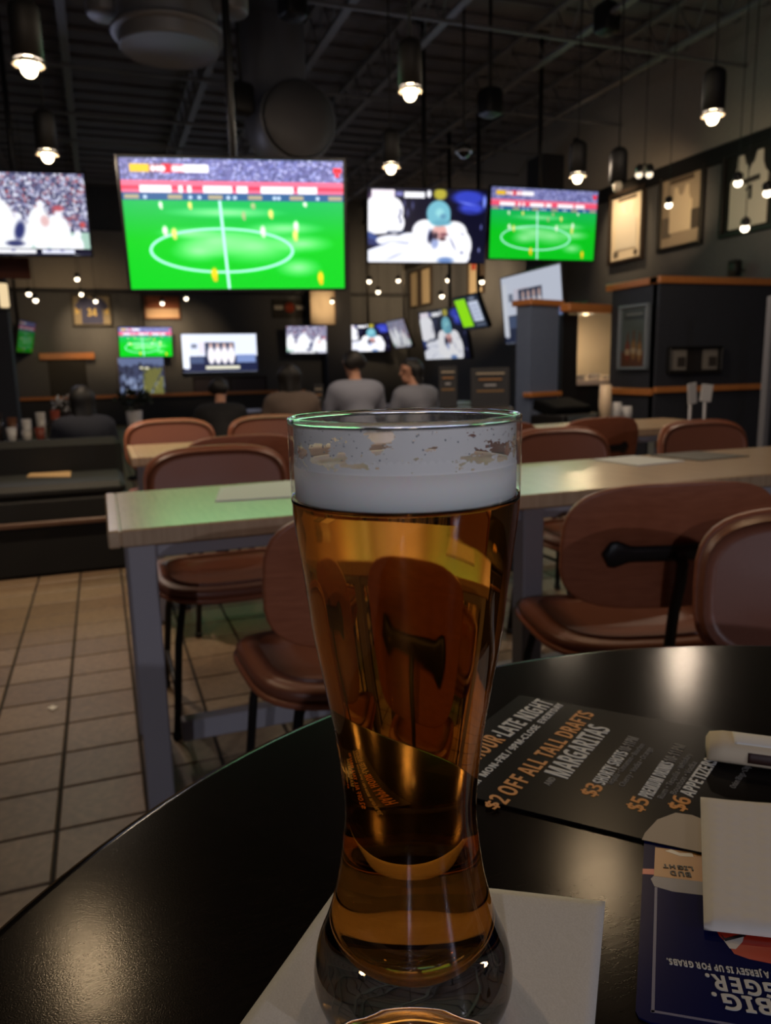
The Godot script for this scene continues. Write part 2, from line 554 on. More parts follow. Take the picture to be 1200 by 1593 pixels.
func tex_poster() -> ImageTexture:
	var im := Image.create(128, 208, false, Image.FORMAT_RGB8)
	im.fill(col(84, 96, 96))
	rect(im, 0.1, 0.06, 0.9, 0.2, col(60, 70, 72))
	rect(im, 0.16, 0.09, 0.84, 0.13, col(120, 128, 124))
	rect(im, 0, 0.74, 1, 1, col(92, 58, 40))
	for k in [[0.26, 0.02], [0.5, 0.0], [0.74, 0.03]]:
		blob(im, k[0], 0.7 + k[1], 0.11, 0.22, [col(150, 92, 40), col(120, 60, 42), col(140, 104, 60)][int(k[0] * 4) % 3], 0.3)
		blob(im, k[0], 0.48 + k[1], 0.045, 0.12, col(96, 66, 44), 0.3)
		rect(im, k[0] - 0.09, 0.68 + k[1], k[0] + 0.09, 0.78 + k[1], col(170, 150, 120))
	return ImageTexture.create_from_image(im)

# ------------------------------------------------------------------ lettering
var fonts := {}
func font(bold := true, serif := false) -> SystemFont:
	var k := "%s%s" % [bold, serif]
	if not fonts.has(k):
		var f := SystemFont.new()
		f.font_names = PackedStringArray(["Droid Serif" if serif else "Droid Sans"])
		f.font_weight = 700 if bold else 400
		fonts[k] = f
	return fonts[k]

func letter_mesh(text: String, bold := true) -> TextMesh:
	var t := TextMesh.new()
	t.text = text
	t.font = font(bold)
	t.font_size = 24
	t.pixel_size = 0.01
	t.depth = 0.02
	t.curve_step = 2.0
	t.horizontal_alignment = HORIZONTAL_ALIGNMENT_LEFT
	return t

func write_on(text: String, a: Vector3, b: Vector3, up: Vector3, height: float, m: Material, parent: Node, called := "lettering", bold := true) -> MeshInstance3D:
	# lettering from a to b on the baseline, capitals `height` tall, standing proud along reading x up
	var t := letter_mesh(text, bold)
	var bb := t.get_aabb()
	var x := (b - a)
	var z := x.cross(up).normalized()
	var y := z.cross(x).normalized()
	var o := MeshInstance3D.new()
	o.mesh = t
	o.material_override = m
	put(o, called, parent)
	var cap := 24.0 * 0.01 * 0.714
	var sx := x.length() / bb.size.x
	var sy := height / cap
	var basis := Basis(x.normalized() * sx, y * sy, z * 0.02)
	var base_y := bb.position.y
	for ch in "gjpqy,;$":
		if text.contains(ch):
			base_y = bb.end.y - cap
	o.transform = Transform3D(basis, a - basis * Vector3(bb.position.x, base_y, 0.0))
	return o

# ------------------------------------------------------------------ bodies: distance field meshed as surface nets
func smin(a: float, b: float, k: float) -> float:
	var h := maxf(k - absf(a - b), 0.0) / k
	return minf(a, b) - h * h * k * 0.25

func body(st: SurfaceTool, bones: Array, cell: float, k := 0.03) -> SurfaceTool:
	# bones: [from, to, radius from, radius to]
	var lo := Vector3(1e9, 1e9, 1e9)
	var hi := -lo
	for b in bones:
		var r: float = maxf(b[2], b[3]) + k + cell * 2.0
		lo = lo.min(b[0].min(b[1]) - Vector3.ONE * r)
		hi = hi.max(b[0].max(b[1]) + Vector3.ONE * r)
	var nx := int((hi.x - lo.x) / cell) + 2
	var ny := int((hi.y - lo.y) / cell) + 2
	var nz := int((hi.z - lo.z) / cell) + 2
	var f := PackedFloat32Array()
	f.resize(nx * ny * nz)
	f.fill(1.0)
	for b in bones:
		var p: Vector3 = b[0]
		var d: Vector3 = b[1] - b[0]
		var r0: float = b[2]
		var r1: float = b[3]
		var reach := maxf(r0, r1) + k + cell * 2.0
		var l := ((p.min(p + d) - Vector3.ONE * reach - lo) / cell)
		var u := ((p.max(p + d) + Vector3.ONE * reach - lo) / cell)
		var dd := maxf(d.length_squared(), 1e-9)
		for z in range(maxi(0, int(l.z)), mini(nz, int(u.z) + 1)):
			for y in range(maxi(0, int(l.y)), mini(ny, int(u.y) + 1)):
				var row := (z * ny + y) * nx
				for x in range(maxi(0, int(l.x)), mini(nx, int(u.x) + 1)):
					var q := Vector3(x, y, z) * cell + lo - p
					var t := clampf(q.dot(d) / dd, 0.0, 1.0)
					var dist := (q - d * t).length() - lerpf(r0, r1, t)
					f[row + x] = smin(f[row + x], dist, k)
	var at := {}
	var verts := []
	for z in nz - 1:
		for y in ny - 1:
			for x in nx - 1:
				var i := (z * ny + y) * nx + x
				var v := [f[i], f[i + 1], f[i + nx], f[i + nx + 1], f[i + nx * ny], f[i + nx * ny + 1], f[i + nx * ny + nx], f[i + nx * ny + nx + 1]]
				var inside := 0
				for q in v:
					if q < 0.0:
						inside += 1
				if inside == 0 or inside == 8:
					continue
				var sum := Vector3.ZERO
				var n := 0
				for e in [[0, 1], [2, 3], [4, 5], [6, 7], [0, 2], [1, 3], [4, 6], [5, 7], [0, 4], [1, 5], [2, 6], [3, 7]]:
					var a: float = v[e[0]]
					var b: float = v[e[1]]
					if (a < 0.0) != (b < 0.0):
						var t := a / (a - b)
						var pa := Vector3(e[0] & 1, (e[0] >> 1) & 1, e[0] >> 2)
						var pb := Vector3(e[1] & 1, (e[1] >> 1) & 1, e[1] >> 2)
						sum += pa.lerp(pb, t)
						n += 1
				at[i] = verts.size()
				verts.append(lo + (Vector3(x, y, z) + sum / n) * cell)
	var steps := [1, nx, nx * ny]
	for i in at.keys():
		var x: int = i % nx
		var y: int = (i / nx) % ny
		var z: int = i / (nx * ny)
		var pos := [x, y, z]
		for ax in 3:
			var u := (ax + 1) % 3
			var w := (ax + 2) % 3
			if pos[u] == 0 or pos[w] == 0:
				continue
			var a: float = f[i]
			var b: float = f[i + steps[ax]]
			if (a < 0.0) == (b < 0.0):
				continue
			var c := [i, i - steps[u], i - steps[u] - steps[w], i - steps[w]]
			if not (at.has(c[1]) and at.has(c[2]) and at.has(c[3])):
				continue
			var p := []
			for q in c:
				p.append(verts[at[q]])
			if a < 0.0:
				p.reverse()
			st.add_vertex(p[0]); st.add_vertex(p[1]); st.add_vertex(p[2])
			st.add_vertex(p[0]); st.add_vertex(p[2]); st.add_vertex(p[3])
	return st

# ------------------------------------------------------------------ makers
func pendant(at: Vector3, label: String, lit := true, beam := 1.0, soft := 1.0, tone := Color8(255, 230, 202)) -> void:
	# at = centre of the bulb
	var t := thing("pendant_lamp", label, "pendant lamp", at, 0.0, "black cylinder pendants")
	var black := mat(col(12, 12, 14), 0.6)
	var shade := tool(0)
	lathe(shade, [Vector2(0.0, 0.21), Vector2(0.06, 0.2), Vector2(0.062, 0.03), Vector2(0.065, 0.03), Vector2(0.065, 0.22), Vector2(0.062, 0.24), Vector2(0.05, 0.258), Vector2(0.028, 0.272), Vector2(0.0, 0.275)], 28)
	obj("shade", shade, black, t)
	obj("cord", tubes([Vector3(0, 0.27, 0), Vector3(0, CEIL - at.y - 0.06, 0)], 0.006, 6), black, t)
	obj("ceiling_cup", lathe(tool(0), [Vector2(0.0, CEIL - at.y - 0.06), Vector2(0.05, CEIL - at.y - 0.05), Vector2(0.06, CEIL - at.y)], 16), black, t)
	obj("socket", lathe(tool(0), [Vector2(0.0, 0.06), Vector2(0.02, 0.06), Vector2(0.022, 0.15), Vector2(0.0, 0.2)], 14), mat(col(60, 58, 54), 0.4, 0.6), t)
	if lit:
		var lip := lathe(tool(0), [Vector2(0.035, 0.028), Vector2(0.066, 0.006), Vector2(0.069, 0.008), Vector2(0.04, 0.032)], 28)
		obj("reflector_rim", lip, mat(col(70, 62, 50), 0.5), t)
	var bulb := lathe(tool(0), [Vector2(0.0, -0.042), Vector2(0.018, -0.038), Vector2(0.031, -0.024), Vector2(0.036, -0.004), Vector2(0.032, 0.018), Vector2(0.02, 0.04), Vector2(0.014, 0.065), Vector2(0.0, 0.068)], 20)
	obj("bulb", bulb, glow(col(255, 232, 190), 9.0) if lit else mat(col(200, 190, 170), 0.2), t)
	if lit:
		var o := OmniLight3D.new()
		o.light_color = tone
		o.light_energy = LAMP_GLOW * soft
		o.light_size = 0.03
		o.omni_range = 30.0
		o.omni_attenuation = 2.0
		o.shadow_enabled = true
		put(o, "bulb_light", t)
		var s := SpotLight3D.new()
		s.light_color = col(255, 224, 188)
		s.light_energy = LAMP_BEAM * beam
		s.light_size = 0.03
		s.spot_angle = 42.0
		s.spot_angle_attenuation = 1.0
		s.spot_range = 30.0
		s.spot_attenuation = 2.0
		s.shadow_enabled = true
		put(s, "beam_light", t)
		s.position = Vector3(0, -0.046, 0)
		s.rotation_degrees.x = -90.0

func track_head(at: Vector3, aim: Vector3, e: float, label: String, twin := false) -> void:
	# a small spotlight on a rod from the ceiling
	var t := thing("spotlight", label, "spotlight", at, 0.0, "small spotlights hung on rods")
	var black := mat(col(22, 22, 24), 0.5)
	obj("rod", tubes([Vector3(0, 0.07, 0), Vector3(0, CEIL - at.y, 0)], 0.004, 6), black, t)
	var dir := (aim - at).normalized()
	for k in (2 if twin else 1):
		var off := Vector3(0.05 * (k * 2 - 1), 0, 0.02 * (k * 2 - 1)) if twin else Vector3.ZERO
		var h := obj("head", tube(tool(0), [off - dir * 0.09 + Vector3(0, 0.03, 0), off - dir * 0.06 + Vector3(0, 0.03, 0), off + Vector3(0, 0.03, 0)], 0.03, 14, true, 0.045), black, t)
		obj("arm", tubes([off + Vector3(0, 0.03, 0) - dir * 0.05, Vector3(0, 0.085, 0)], 0.008, 6), black, t)
		var b := tool(0)
		lathe(b, [Vector2(0.0, -0.036), Vector2(0.022, -0.03), Vector2(0.036, -0.012), Vector2(0.038, 0.0), Vector2(0.034, 0.015), Vector2(0.0, 0.026)], 14)
		obj("bulb", b, glow(col(255, 236, 205), 6.0 if not twin else 1.6), h, off + dir * 0.015 + Vector3(0, -0.022, 0))
	var s := SpotLight3D.new()
	s.light_color = col(255, 214, 160)
	s.light_energy = e
	s.light_size = 0.04
	s.spot_angle = 30.0
	s.spot_angle_attenuation = 1.0
	s.spot_range = 30.0
	s.spot_attenuation = 2.0
	s.shadow_enabled = true
	add_child(s)
	s.name = numbered("spotlight_beam")
	s.look_at_from_position(at + dir * 0.07, aim, Vector3.UP if absf(dir.y) < 0.95 else Vector3.RIGHT)

func tv(label: String, at: Vector3, yaw: float, tilt: float, w: float, tex: Material, light: float, lc: Color, pole := true, asp := 0.5625) -> Node3D:
	var t := thing("television", label, "television", at, yaw)
	var h := w * asp
	var black := mat(col(14, 14, 17), 0.4)
	var b := 0.018
	var basis := Basis(Vector3.RIGHT, deg_to_rad(tilt))
	var shell := obj("housing", box(tool(-1), Vector3(0, 0, -0.03), Vector3(w + 2 * b, h + 2 * b, 0.055), 0.008), black, t)
	shell.basis = basis
	var s := obj("screen", panel(w, h), tex, t, basis * Vector3(0, 0, 0.0005))
	s.basis = basis
	var fr := tool(-1)
	for k in [[0.0, h / 2 + b / 2, w + 2 * b, b], [0.0, -h / 2 - b / 2, w + 2 * b, b], [-w / 2 - b / 2, 0.0, b, h], [w / 2 + b / 2, 0.0, b, h]]:
		box(fr, Vector3(k[0], k[1], 0.002), Vector3(k[2], k[3], 0.012), 0.003)
	var f := obj("bezel", fr, black, t)
	f.basis = basis
	var back := obj("mount_plate", box(tool(-1), Vector3(0, 0, -0.085), Vector3(minf(0.4, w * 0.4), minf(0.3, h * 0.5), 0.055), 0.01), black, t)
	back.basis = basis
	if pole:
		obj("ceiling_pole", tubes([Vector3(0, -0.1, -0.13), Vector3(0, CEIL - at.y, -0.13)], 0.026, 12), black, t)
		obj("pole_flange", lathe(tool(0), [Vector2(0.0, -0.03), Vector2(0.09, -0.03), Vector2(0.1, 0.0)], 16), black, t, Vector3(0, CEIL - at.y, -0.13))
	if light > 0.0:
		var a := AreaLight3D.new()
		a.area_size = Vector2(w * 0.98, h * 0.98)
		a.light_energy = light
		a.light_color = lc
		a.area_range = 30.0
		a.area_attenuation = 2.0
		a.shadow_enabled = true
		put(a, "screen_light", t)
		a.basis = basis * Basis(Vector3.UP, PI)
		a.position = basis * Vector3(0, 0, 0.014)
	return t

var chair_proto: Node3D
func make_chair(label: String) -> Node3D:
	# faces -Z, origin on the floor under the seat
	var t := thing("dining_chair", label, "chair", Vector3.ZERO, 0.0, "brown wood-backed dining chairs")
	var wood: Material = mats["chair_wood"]
	var pad: Material = mats["chair_pad"]
	var black := mat(col(20, 20, 22), 0.45)
	var dish := func(q: Vector3) -> Vector3:
		var f := q.z / 0.23
		return q + Vector3(0, -0.012 * maxf(0.0, -f) * maxf(0.0, -f) + 0.012 * pow(absf(q.x) / 0.25, 2.0), 0)
	var shell := slab(tool(0), 0.262, 0.235, 3.6, [[0.425, 0.012], [0.427, 0.006], [0.432, 0.0], [0.44, 0.0], [0.442, 0.003]], dish)
	var seat := obj("seat", shell, wood, t)
	obj("seat_pad", slab(tool(0), 0.255, 0.228, 3.6, [[0.442, 0.004], [0.447, 0.0], [0.458, 0.0], [0.466, 0.006], [0.47, 0.018], [0.472, 0.05], [0.47, 0.13]], dish), pad, seat)
	# the back: a bent panel leaning a little backwards
	var lean := func(q: Vector3) -> Vector3:
		# q: x across, z along the height, y through the thickness
		var x := q.x
		var up := q.z
		var z := 0.235 + q.y - 0.5 * x * x + up * 0.16
		return Vector3(x, 0.70 - up * 0.0 + up, z)
	var back := obj("backrest", slab(tool(0), 0.25, 0.147, 3.4, [[-0.006, 0.006], [-0.004, 0.001], [0.0, 0.0], [0.008, 0.0], [0.011, 0.002], [0.012, 0.006], [0.0121, 0.06]], lean), wood, t)
	obj("back_pad", slab(tool(0), 0.243, 0.14, 3.4, [[-0.006, 0.0], [-0.014, 0.002], [-0.019, 0.01], [-0.021, 0.03], [-0.022, 0.08]], lean), pad, back)
	# bracket across the back, wider and rounded at the two ends
	var br := tool(0)
	var rings := []
	for i in 25:
		var u := -1.0 + 2.0 * i / 24.0
		var x := 0.165 * u
		var hh := 0.019 + 0.013 * smoothstep(0.62, 0.85, absf(u))
		hh *= sqrt(maxf(0.02, 1.0 - pow(maxf(0.0, (absf(u) - 0.86) / 0.14), 2.0)))
		var ring := []
		for k in 10:
			var a := TAU * k / 10.0
			ring.append(lean.call(Vector3(x, 0.021 + 0.009 * sin(a), -0.01 + hh * cos(a))))
		rings.append(ring)
	obj("back_bracket", loft(br, rings), black, t)
	obj("back_spine", tubes([lean.call(Vector3(0, 0.03, -0.01)), lean.call(Vector3(0, 0.048, -0.03)), lean.call(Vector3(0, 0.05, -0.07)), Vector3(0, 0.55, 0.25), Vector3(0, 0.455, 0.235), Vector3(0, 0.42, 0.2), Vector3(0, 0.412, 0.1)], 0.0125, 12), black, t)
	for sx in [-1.0, 1.0]:
		for sz in [-1.0, 1.0]:
			var leg := obj("leg", tubes([Vector3(0.15 * sx, 0.425, 0.13 * sz), Vector3(0.178 * sx, 0.41, 0.165 * sz), Vector3(0.2 * sx, 0.3, 0.185 * sz), Vector3(0.225 * sx, 0.012, 0.21 * sz)], 0.0115, 10), black, t)
			obj("foot", lathe(tool(0), [Vector2(0.0, 0.0), Vector2(0.014, 0.0), Vector2(0.016, 0.01), Vector2(0.014, 0.022), Vector2(0.0, 0.022)], 10, Vector3(0.225 * sx, 0.0, 0.21 * sz)), black, leg)
	obj("seat_frame", box(box(tool(-1), Vector3(0, 0.413, 0.13), Vector3(0.3, 0.018, 0.024), 0.004), Vector3(0, 0.413, -0.13), Vector3(0.3, 0.018, 0.024), 0.004), black, t)
	for sx in [-1.0, 1.0]:
		obj("stretcher", tubes([Vector3(0.215 * sx, 0.14, -0.2), Vector3(0.215 * sx, 0.14, 0.2)], 0.008, 8), black, t)
	return t

func wood_table(at: Vector3, length: float, depth: float, legs: Array, label: String) -> Node3D:
	# origin on the floor below the near left corner; runs +X and -Z
	var t := thing("wood_table", label, "table", at)
	var top: Material = mats["table_wood"]
	var grey := mat(col(156, 152, 158), 0.45)
	obj("tabletop", box(tool(-1), Vector3(length / 2 + 0.014, 0.729, -depth / 2), Vector3(length - 0.028, 0.042, depth), 0.004), top, t)
	obj("breadboard_end", box(tool(-1), Vector3(0.014, 0.729, -depth / 2), Vector3(0.028, 0.042, depth), 0.004), mats["table_end"], t)
	obj("apron", box(box(tool(-1), Vector3(length / 2, 0.688, -0.06), Vector3(length - 0.2, 0.04, 0.03), 0.003), Vector3(length / 2, 0.688, -depth + 0.06), Vector3(length - 0.2, 0.04, 0.03), 0.003), grey, t)
	for x in legs:
		for z in [-0.055, -depth + 0.055]:
			obj("leg", box(tool(-1), Vector3(x, 0.354, z), Vector3(0.065, 0.708, 0.065), 0.004), grey, t)
		obj("foot_rail", box(tool(-1), Vector3(x, 0.1, -depth / 2), Vector3(0.05, 0.07, depth - 0.17), 0.004), grey, t)
	obj("stretcher", box(tool(-1), Vector3(length / 2, 0.1, -depth / 2), Vector3(length - 0.3, 0.06, 0.05), 0.004), grey, t)
	return t

func framed(called: String, label: String, cat: String, at: Vector3, yaw: float, w: float, h: float, frame_m: Material, mat_m: Material, group := "", fw := 0.05) -> Node3D:
	# a picture frame hung on a wall, its back at the origin plane, facing +Z
	var t := thing(called, label, cat, at, yaw, group)
	var fr := tool(-1)
	for k in [[0.0, h / 2 - fw / 2, w, fw], [0.0, -h / 2 + fw / 2, w, fw], [-w / 2 + fw / 2, 0.0, fw, h - 2 * fw], [w / 2 - fw / 2, 0.0, fw, h - 2 * fw]]:
		box(fr, Vector3(k[0], k[1], 0.03), Vector3(k[2], k[3], 0.06), 0.008)
	obj("frame", fr, frame_m, t)
	obj("mat_board", box(tool(-1), Vector3(0, 0, 0.012), Vector3(w - 2 * fw, h - 2 * fw, 0.02)), mat_m, t)
	return t

func tank_top(w: float, h: float) -> PackedVector2Array:
	return PackedVector2Array([Vector2(-0.5 * w, -0.5 * h), Vector2(0.5 * w, -0.5 * h), Vector2(0.5 * w, 0.14 * h), Vector2(0.4 * w, 0.2 * h), Vector2(0.34 * w, 0.3 * h), Vector2(0.32 * w, 0.5 * h), Vector2(0.2 * w, 0.5 * h), Vector2(0.12 * w, 0.34 * h), Vector2(0.0, 0.28 * h), Vector2(-0.12 * w, 0.34 * h), Vector2(-0.2 * w, 0.5 * h), Vector2(-0.32 * w, 0.5 * h), Vector2(-0.34 * w, 0.3 * h), Vector2(-0.4 * w, 0.2 * h), Vector2(-0.5 * w, 0.14 * h)])

func sleeved(w: float, h: float) -> PackedVector2Array:
	return PackedVector2Array([Vector2(-0.32 * w, -0.5 * h), Vector2(0.32 * w, -0.5 * h), Vector2(0.31 * w, 0.08 * h), Vector2(0.4 * w, 0.0), Vector2(0.5 * w, 0.14 * h), Vector2(0.34 * w, 0.42 * h), Vector2(0.13 * w, 0.5 * h), Vector2(0.0, 0.4 * h), Vector2(-0.13 * w, 0.5 * h), Vector2(-0.34 * w, 0.42 * h), Vector2(-0.5 * w, 0.14 * h), Vector2(-0.4 * w, 0.0), Vector2(-0.31 * w, 0.08 * h)])

func person(at: Vector3, yaw: float, scale_: float, label: String, shirt: Color, pants: Color, hair: Color, long_hair: bool, head_turn: float, lean: float, sleeves := 1.0) -> void:
	# seated, facing -Z before turning; origin on the floor under the hips
	var t := thing("person", label, "person", at, yaw)
	var s := scale_
	var J := func(x: float, y: float, z: float) -> Vector3:
		var up := maxf(0.0, y - 0.55)
		return Vector3(x, y, z - up * lean if y > 0.55 and z > -0.3 else z) * s
	var hips: Vector3 = J.call(0, 0.56, 0.02)
	var chest: Vector3 = J.call(0, 0.88, 0.0)
	var neck: Vector3 = J.call(0, 1.03, -0.01)
	var hb := Basis(Vector3.UP, deg_to_rad(head_turn))
	var hc: Vector3 = J.call(0, 1.185, -0.035)
	var torso := [[hips, J.call(0, 0.72, 0.01), 0.15 * s, 0.135 * s], [J.call(0, 0.72, 0.01), chest, 0.135 * s, 0.15 * s], [J.call(-0.09, 0.52, 0.02), J.call(0.09, 0.52, 0.02), 0.13 * s, 0.13 * s], [J.call(-0.15, 0.95, 0.0), J.call(0.15, 0.95, 0.0), 0.085 * s, 0.085 * s], [J.call(-0.08, 0.9, 0.0), J.call(0.08, 0.9, 0.0), 0.13 * s, 0.13 * s]]
	var arms := []
	var fore := []
	var hands := []
	var legs := []
	for k in [-1.0, 1.0]:
		var sh: Vector3 = J.call(0.2 * k, 0.95, 0.0)
		var el: Vector3 = J.call(0.26 * k, 0.72, -0.1)
		var wr: Vector3 = J.call(0.15 * k, 0.775, -0.34)
		arms.append([sh, el, 0.055 * s, 0.044 * s])
		fore.append([el, wr, 0.044 * s, 0.029 * s])
		var fwd: Vector3 = Vector3(-0.35 * k, 0, -0.94).normalized()
		var side: Vector3 = Vector3(-fwd.z, 0, fwd.x) * -k
		var palm: Vector3 = wr + fwd * 0.075 * s
		hands.append([wr, palm, 0.026 * s, 0.024 * s])
		hands.append([wr + fwd * 0.04 * s + side * 0.02 * s, palm + side * 0.025 * s, 0.02 * s, 0.016 * s])
		hands.append([wr + fwd * 0.04 * s - side * 0.02 * s, palm - side * 0.025 * s, 0.02 * s, 0.016 * s])
		for n in 4:
			var o: Vector3 = side * (0.03 - 0.02 * n) * s
			var ln: float = [0.034, 0.042, 0.04, 0.03][n] * s
			var kn: Vector3 = palm + o + fwd * 0.012 * s
			var mid: Vector3 = kn + fwd * ln + Vector3(0, -0.006, 0) * s
			hands.append([kn, mid, 0.0095 * s, 0.009 * s])
			hands.append([mid, mid + fwd * ln * 0.7 + Vector3(0, -0.016, 0) * s, 0.009 * s, 0.0075 * s])
		var th: Vector3 = wr + fwd * 0.03 * s + side * 0.03 * s
		hands.append([th, th + (fwd + side).normalized() * 0.035 * s, 0.012 * s, 0.01 * s])
		hands.append([th + (fwd + side).normalized() * 0.035 * s, th + (fwd * 2.0 + side).normalized() * 0.062 * s, 0.01 * s, 0.008 * s])
		legs.append([J.call(0.09 * k, 0.53, 0.0), J.call(0.13 * k, 0.52, -0.43), 0.09 * s, 0.062 * s])
		legs.append([J.call(0.13 * k, 0.52, -0.43), J.call(0.13 * k, 0.09, -0.42), 0.06 * s, 0.04 * s])
	var feet := []
	for k in [-1.0, 1.0]:
		feet.append([J.call(0.13 * k, 0.05, -0.4), J.call(0.135 * k, 0.042, -0.58), 0.045 * s, 0.036 * s])
	var skin := mat(col(176, 128, 104), 0.6)
	var all := torso + arms + fore + legs + [[neck, J.call(0, 1.12, -0.02), 0.058 * s, 0.054 * s]]
	var st := body(tool(0), all, 0.022 * s)
	body(st, hands, 0.006, 0.012)
	var R := func(x: float, y: float, z: float) -> Vector3:
		return hc + hb * Vector3(x, y, z) * s
	var head := [[R.call(0, 0.03, 0.03), R.call(0, 0.035, -0.03), 0.083 * s, 0.078 * s], [R.call(0, -0.02, -0.03), R.call(0, -0.075, -0.055), 0.066 * s, 0.042 * s], [R.call(0, 0.005, -0.1), R.call(0, -0.022, -0.118), 0.009 * s, 0.014 * s], [R.call(-0.02, -0.058, -0.097), R.call(0.02, -0.058, -0.097), 0.009 * s, 0.009 * s], [R.call(-0.083, -0.015, 0.01), R.call(-0.086, 0.02, 0.015), 0.012 * s, 0.016 * s], [R.call(0.083, -0.015, 0.01), R.call(0.086, 0.02, 0.015), 0.012 * s, 0.016 * s], [R.call(-0.05, 0.03, -0.085), R.call(0.05, 0.03, -0.085), 0.014 * s, 0.014 * s], [R.call(0, -0.07, 0.0), J.call(0, 1.08, -0.02), 0.05 * s, 0.055 * s]]
	body(st, head, 0.007, 0.016)
	obj("body", st, skin, t)
	for k in [-1.0, 1.0]:
		var e := tool(0)
		lathe(e, [Vector2(0, -0.011), Vector2(0.008, -0.007), Vector2(0.011, 0), Vector2(0.008, 0.007), Vector2(0, 0.011)], 10)
		obj("eye", e, mat(col(40, 30, 26), 0.2), t, R.call(0.033 * k, 0.008, -0.092))
	var grow := func(list: Array, g: float) -> Array:
		var out := []
		for b in list:
			out.append([b[0], b[1], b[2] + g, b[3] + g])
		return out
	var cloth := mat(shirt, 0.85)
	var top: Array = grow.call(torso, 0.014)
	for a in arms:
		top.append([a[0], a[0].lerp(a[1], sleeves), a[2] + 0.016, lerpf(a[2], a[3], sleeves) + 0.02])
	if sleeves >= 1.0:
		top += grow.call(fore, 0.012)
	obj("shirt", body(tool(0), top, 0.02 * s), cloth, t)
	obj("trousers", body(tool(0), grow.call(legs + [torso[2]], 0.017), 0.022 * s), mat(pants, 0.9), t)
	obj("shoes", body(tool(0), grow.call(feet, 0.006), 0.012), mat(col(28, 26, 26), 0.6), t)
	var hr := [[R.call(0, 0.05, 0.035), R.call(0, 0.055, -0.02), 0.086 * s, 0.08 * s], [R.call(-0.05, 0.02, 0.045), R.call(0.05, 0.02, 0.045), 0.06 * s, 0.06 * s]]
	if long_hair:
		hr += [[R.call(-0.055, 0.02, 0.03), R.call(-0.07, -0.18, 0.06), 0.055 * s, 0.04 * s], [R.call(0.055, 0.02, 0.03), R.call(0.07, -0.18, 0.06), 0.055 * s, 0.04 * s], [R.call(0, 0.02, 0.06), R.call(0, -0.22, 0.085), 0.07 * s, 0.05 * s]]
	obj("hair", body(tool(0), hr, 0.012, 0.03), mat(hair, 0.55), t)

func smooth_profile(pts: Array, per := 4) -> Array:
	var out := []
	for i in pts.size() - 1:
		var p0: Vector2 = pts[maxi(0, i - 1)]
		var p1: Vector2 = pts[i]
		var p2: Vector2 = pts[i + 1]
		var p3: Vector2 = pts[mini(pts.size() - 1, i + 2)]
		for k in per:
			var q := p1.cubic_interpolate(p2, p0, p3, float(k) / per)
			out.append(Vector2(maxf(0.0, q.x), q.y))
	out.append(pts[-1])
	return out

func napkin(corners: Array, y: float, thick: float, seed_: int, wave: float) -> ArrayMesh:
	# corners: four Vector2 (x, z); a soft paper square with slightly uneven faces
	var n := FastNoiseLite.new()
	n.seed = seed_
	n.frequency = 18.0
	var g := 28
	var st := tool(0)
	var top := []
	for j in g + 1:
		var row := []
		for i in g + 1:
			var u := float(i) / g
			var v := float(j) / g
			var p: Vector2 = corners[0].lerp(corners[1], u).lerp(corners[3].lerp(corners[2], u), v)
			var edge := minf(minf(u, 1.0 - u), minf(v, 1.0 - v))
			var drop := thick * 0.55 * (1.0 - smoothstep(0.0, 0.03, edge))
			row.append(Vector3(p.x, y + thick - drop + wave * (0.5 + 0.5 * n.get_noise_2d(p.x, p.y)), p.y))
		top.append(row)
	for j in g:
		for i in g:
			quad(st, top[j][i], top[j][i + 1], top[j + 1][i + 1], top[j + 1][i], (top[j][i] + top[j + 1][i + 1]) / 2.0 - Vector3(0, 1, 0))
	var mid := Vector3((corners[0].x + corners[2].x) / 2, y + thick / 2, (corners[0].y + corners[2].y) / 2)
	for i in g:
		for e in [[top[0][i], top[0][i + 1]], [top[g][i], top[g][i + 1]], [top[i][0], top[i + 1][0]], [top[i][g], top[i + 1][g]]]:
			var a: Vector3 = e[0]
			var b: Vector3 = e[1]
			quad(st, a, b, Vector3(b.x, y, b.z), Vector3(a.x, y, a.z), mid)
	var c := []
	for k in 4:
		c.append(Vector3(corners[k].x, y, corners[k].y))
	quad(st, c[0], c[1], c[2], c[3], mid)
	return fin(st)

func _ready() -> void:
	# ---------------------------------------------------------------- camera, surroundings, exposure
	var cam := Camera3D.new()
	cam.name = "camera"
	cam.fov = 68.04
	cam.near = 0.02
	cam.far = 80.0
	add_child(cam)
	cam.position = Vector3(0, 1.10, 0)
	cam.rotation_degrees = Vector3(-10.7, -20.2, -1.2)
	cam.current = true
	var around := WorldEnvironment.new()
	around.name = "surroundings"
	var env := Environment.new()
	env.background_mode = Environment.BG_COLOR
	env.background_color = Color.BLACK
	env.tonemap_mode = Environment.TONE_MAPPER_LINEAR
	env.tonemap_exposure = 1.0
	env.sdfgi_enabled = true
	env.ssao_enabled = true
	env.ssil_enabled = true
	around.environment = env
	var lens := CameraAttributesPhysical.new()
	lens.frustum_focal_length = 17.78
	lens.exposure_aperture = 17.78 / 1.9
	lens.frustum_focus_distance = 0.34
	around.camera_attributes = lens
	add_child(around)
	rng.seed = 7
	materials()
	room()
	ceiling_works()
	lamps()
	screens()
	wall_pictures()
	partitions()
	seating()
	far_things()
	people()
	near_table()

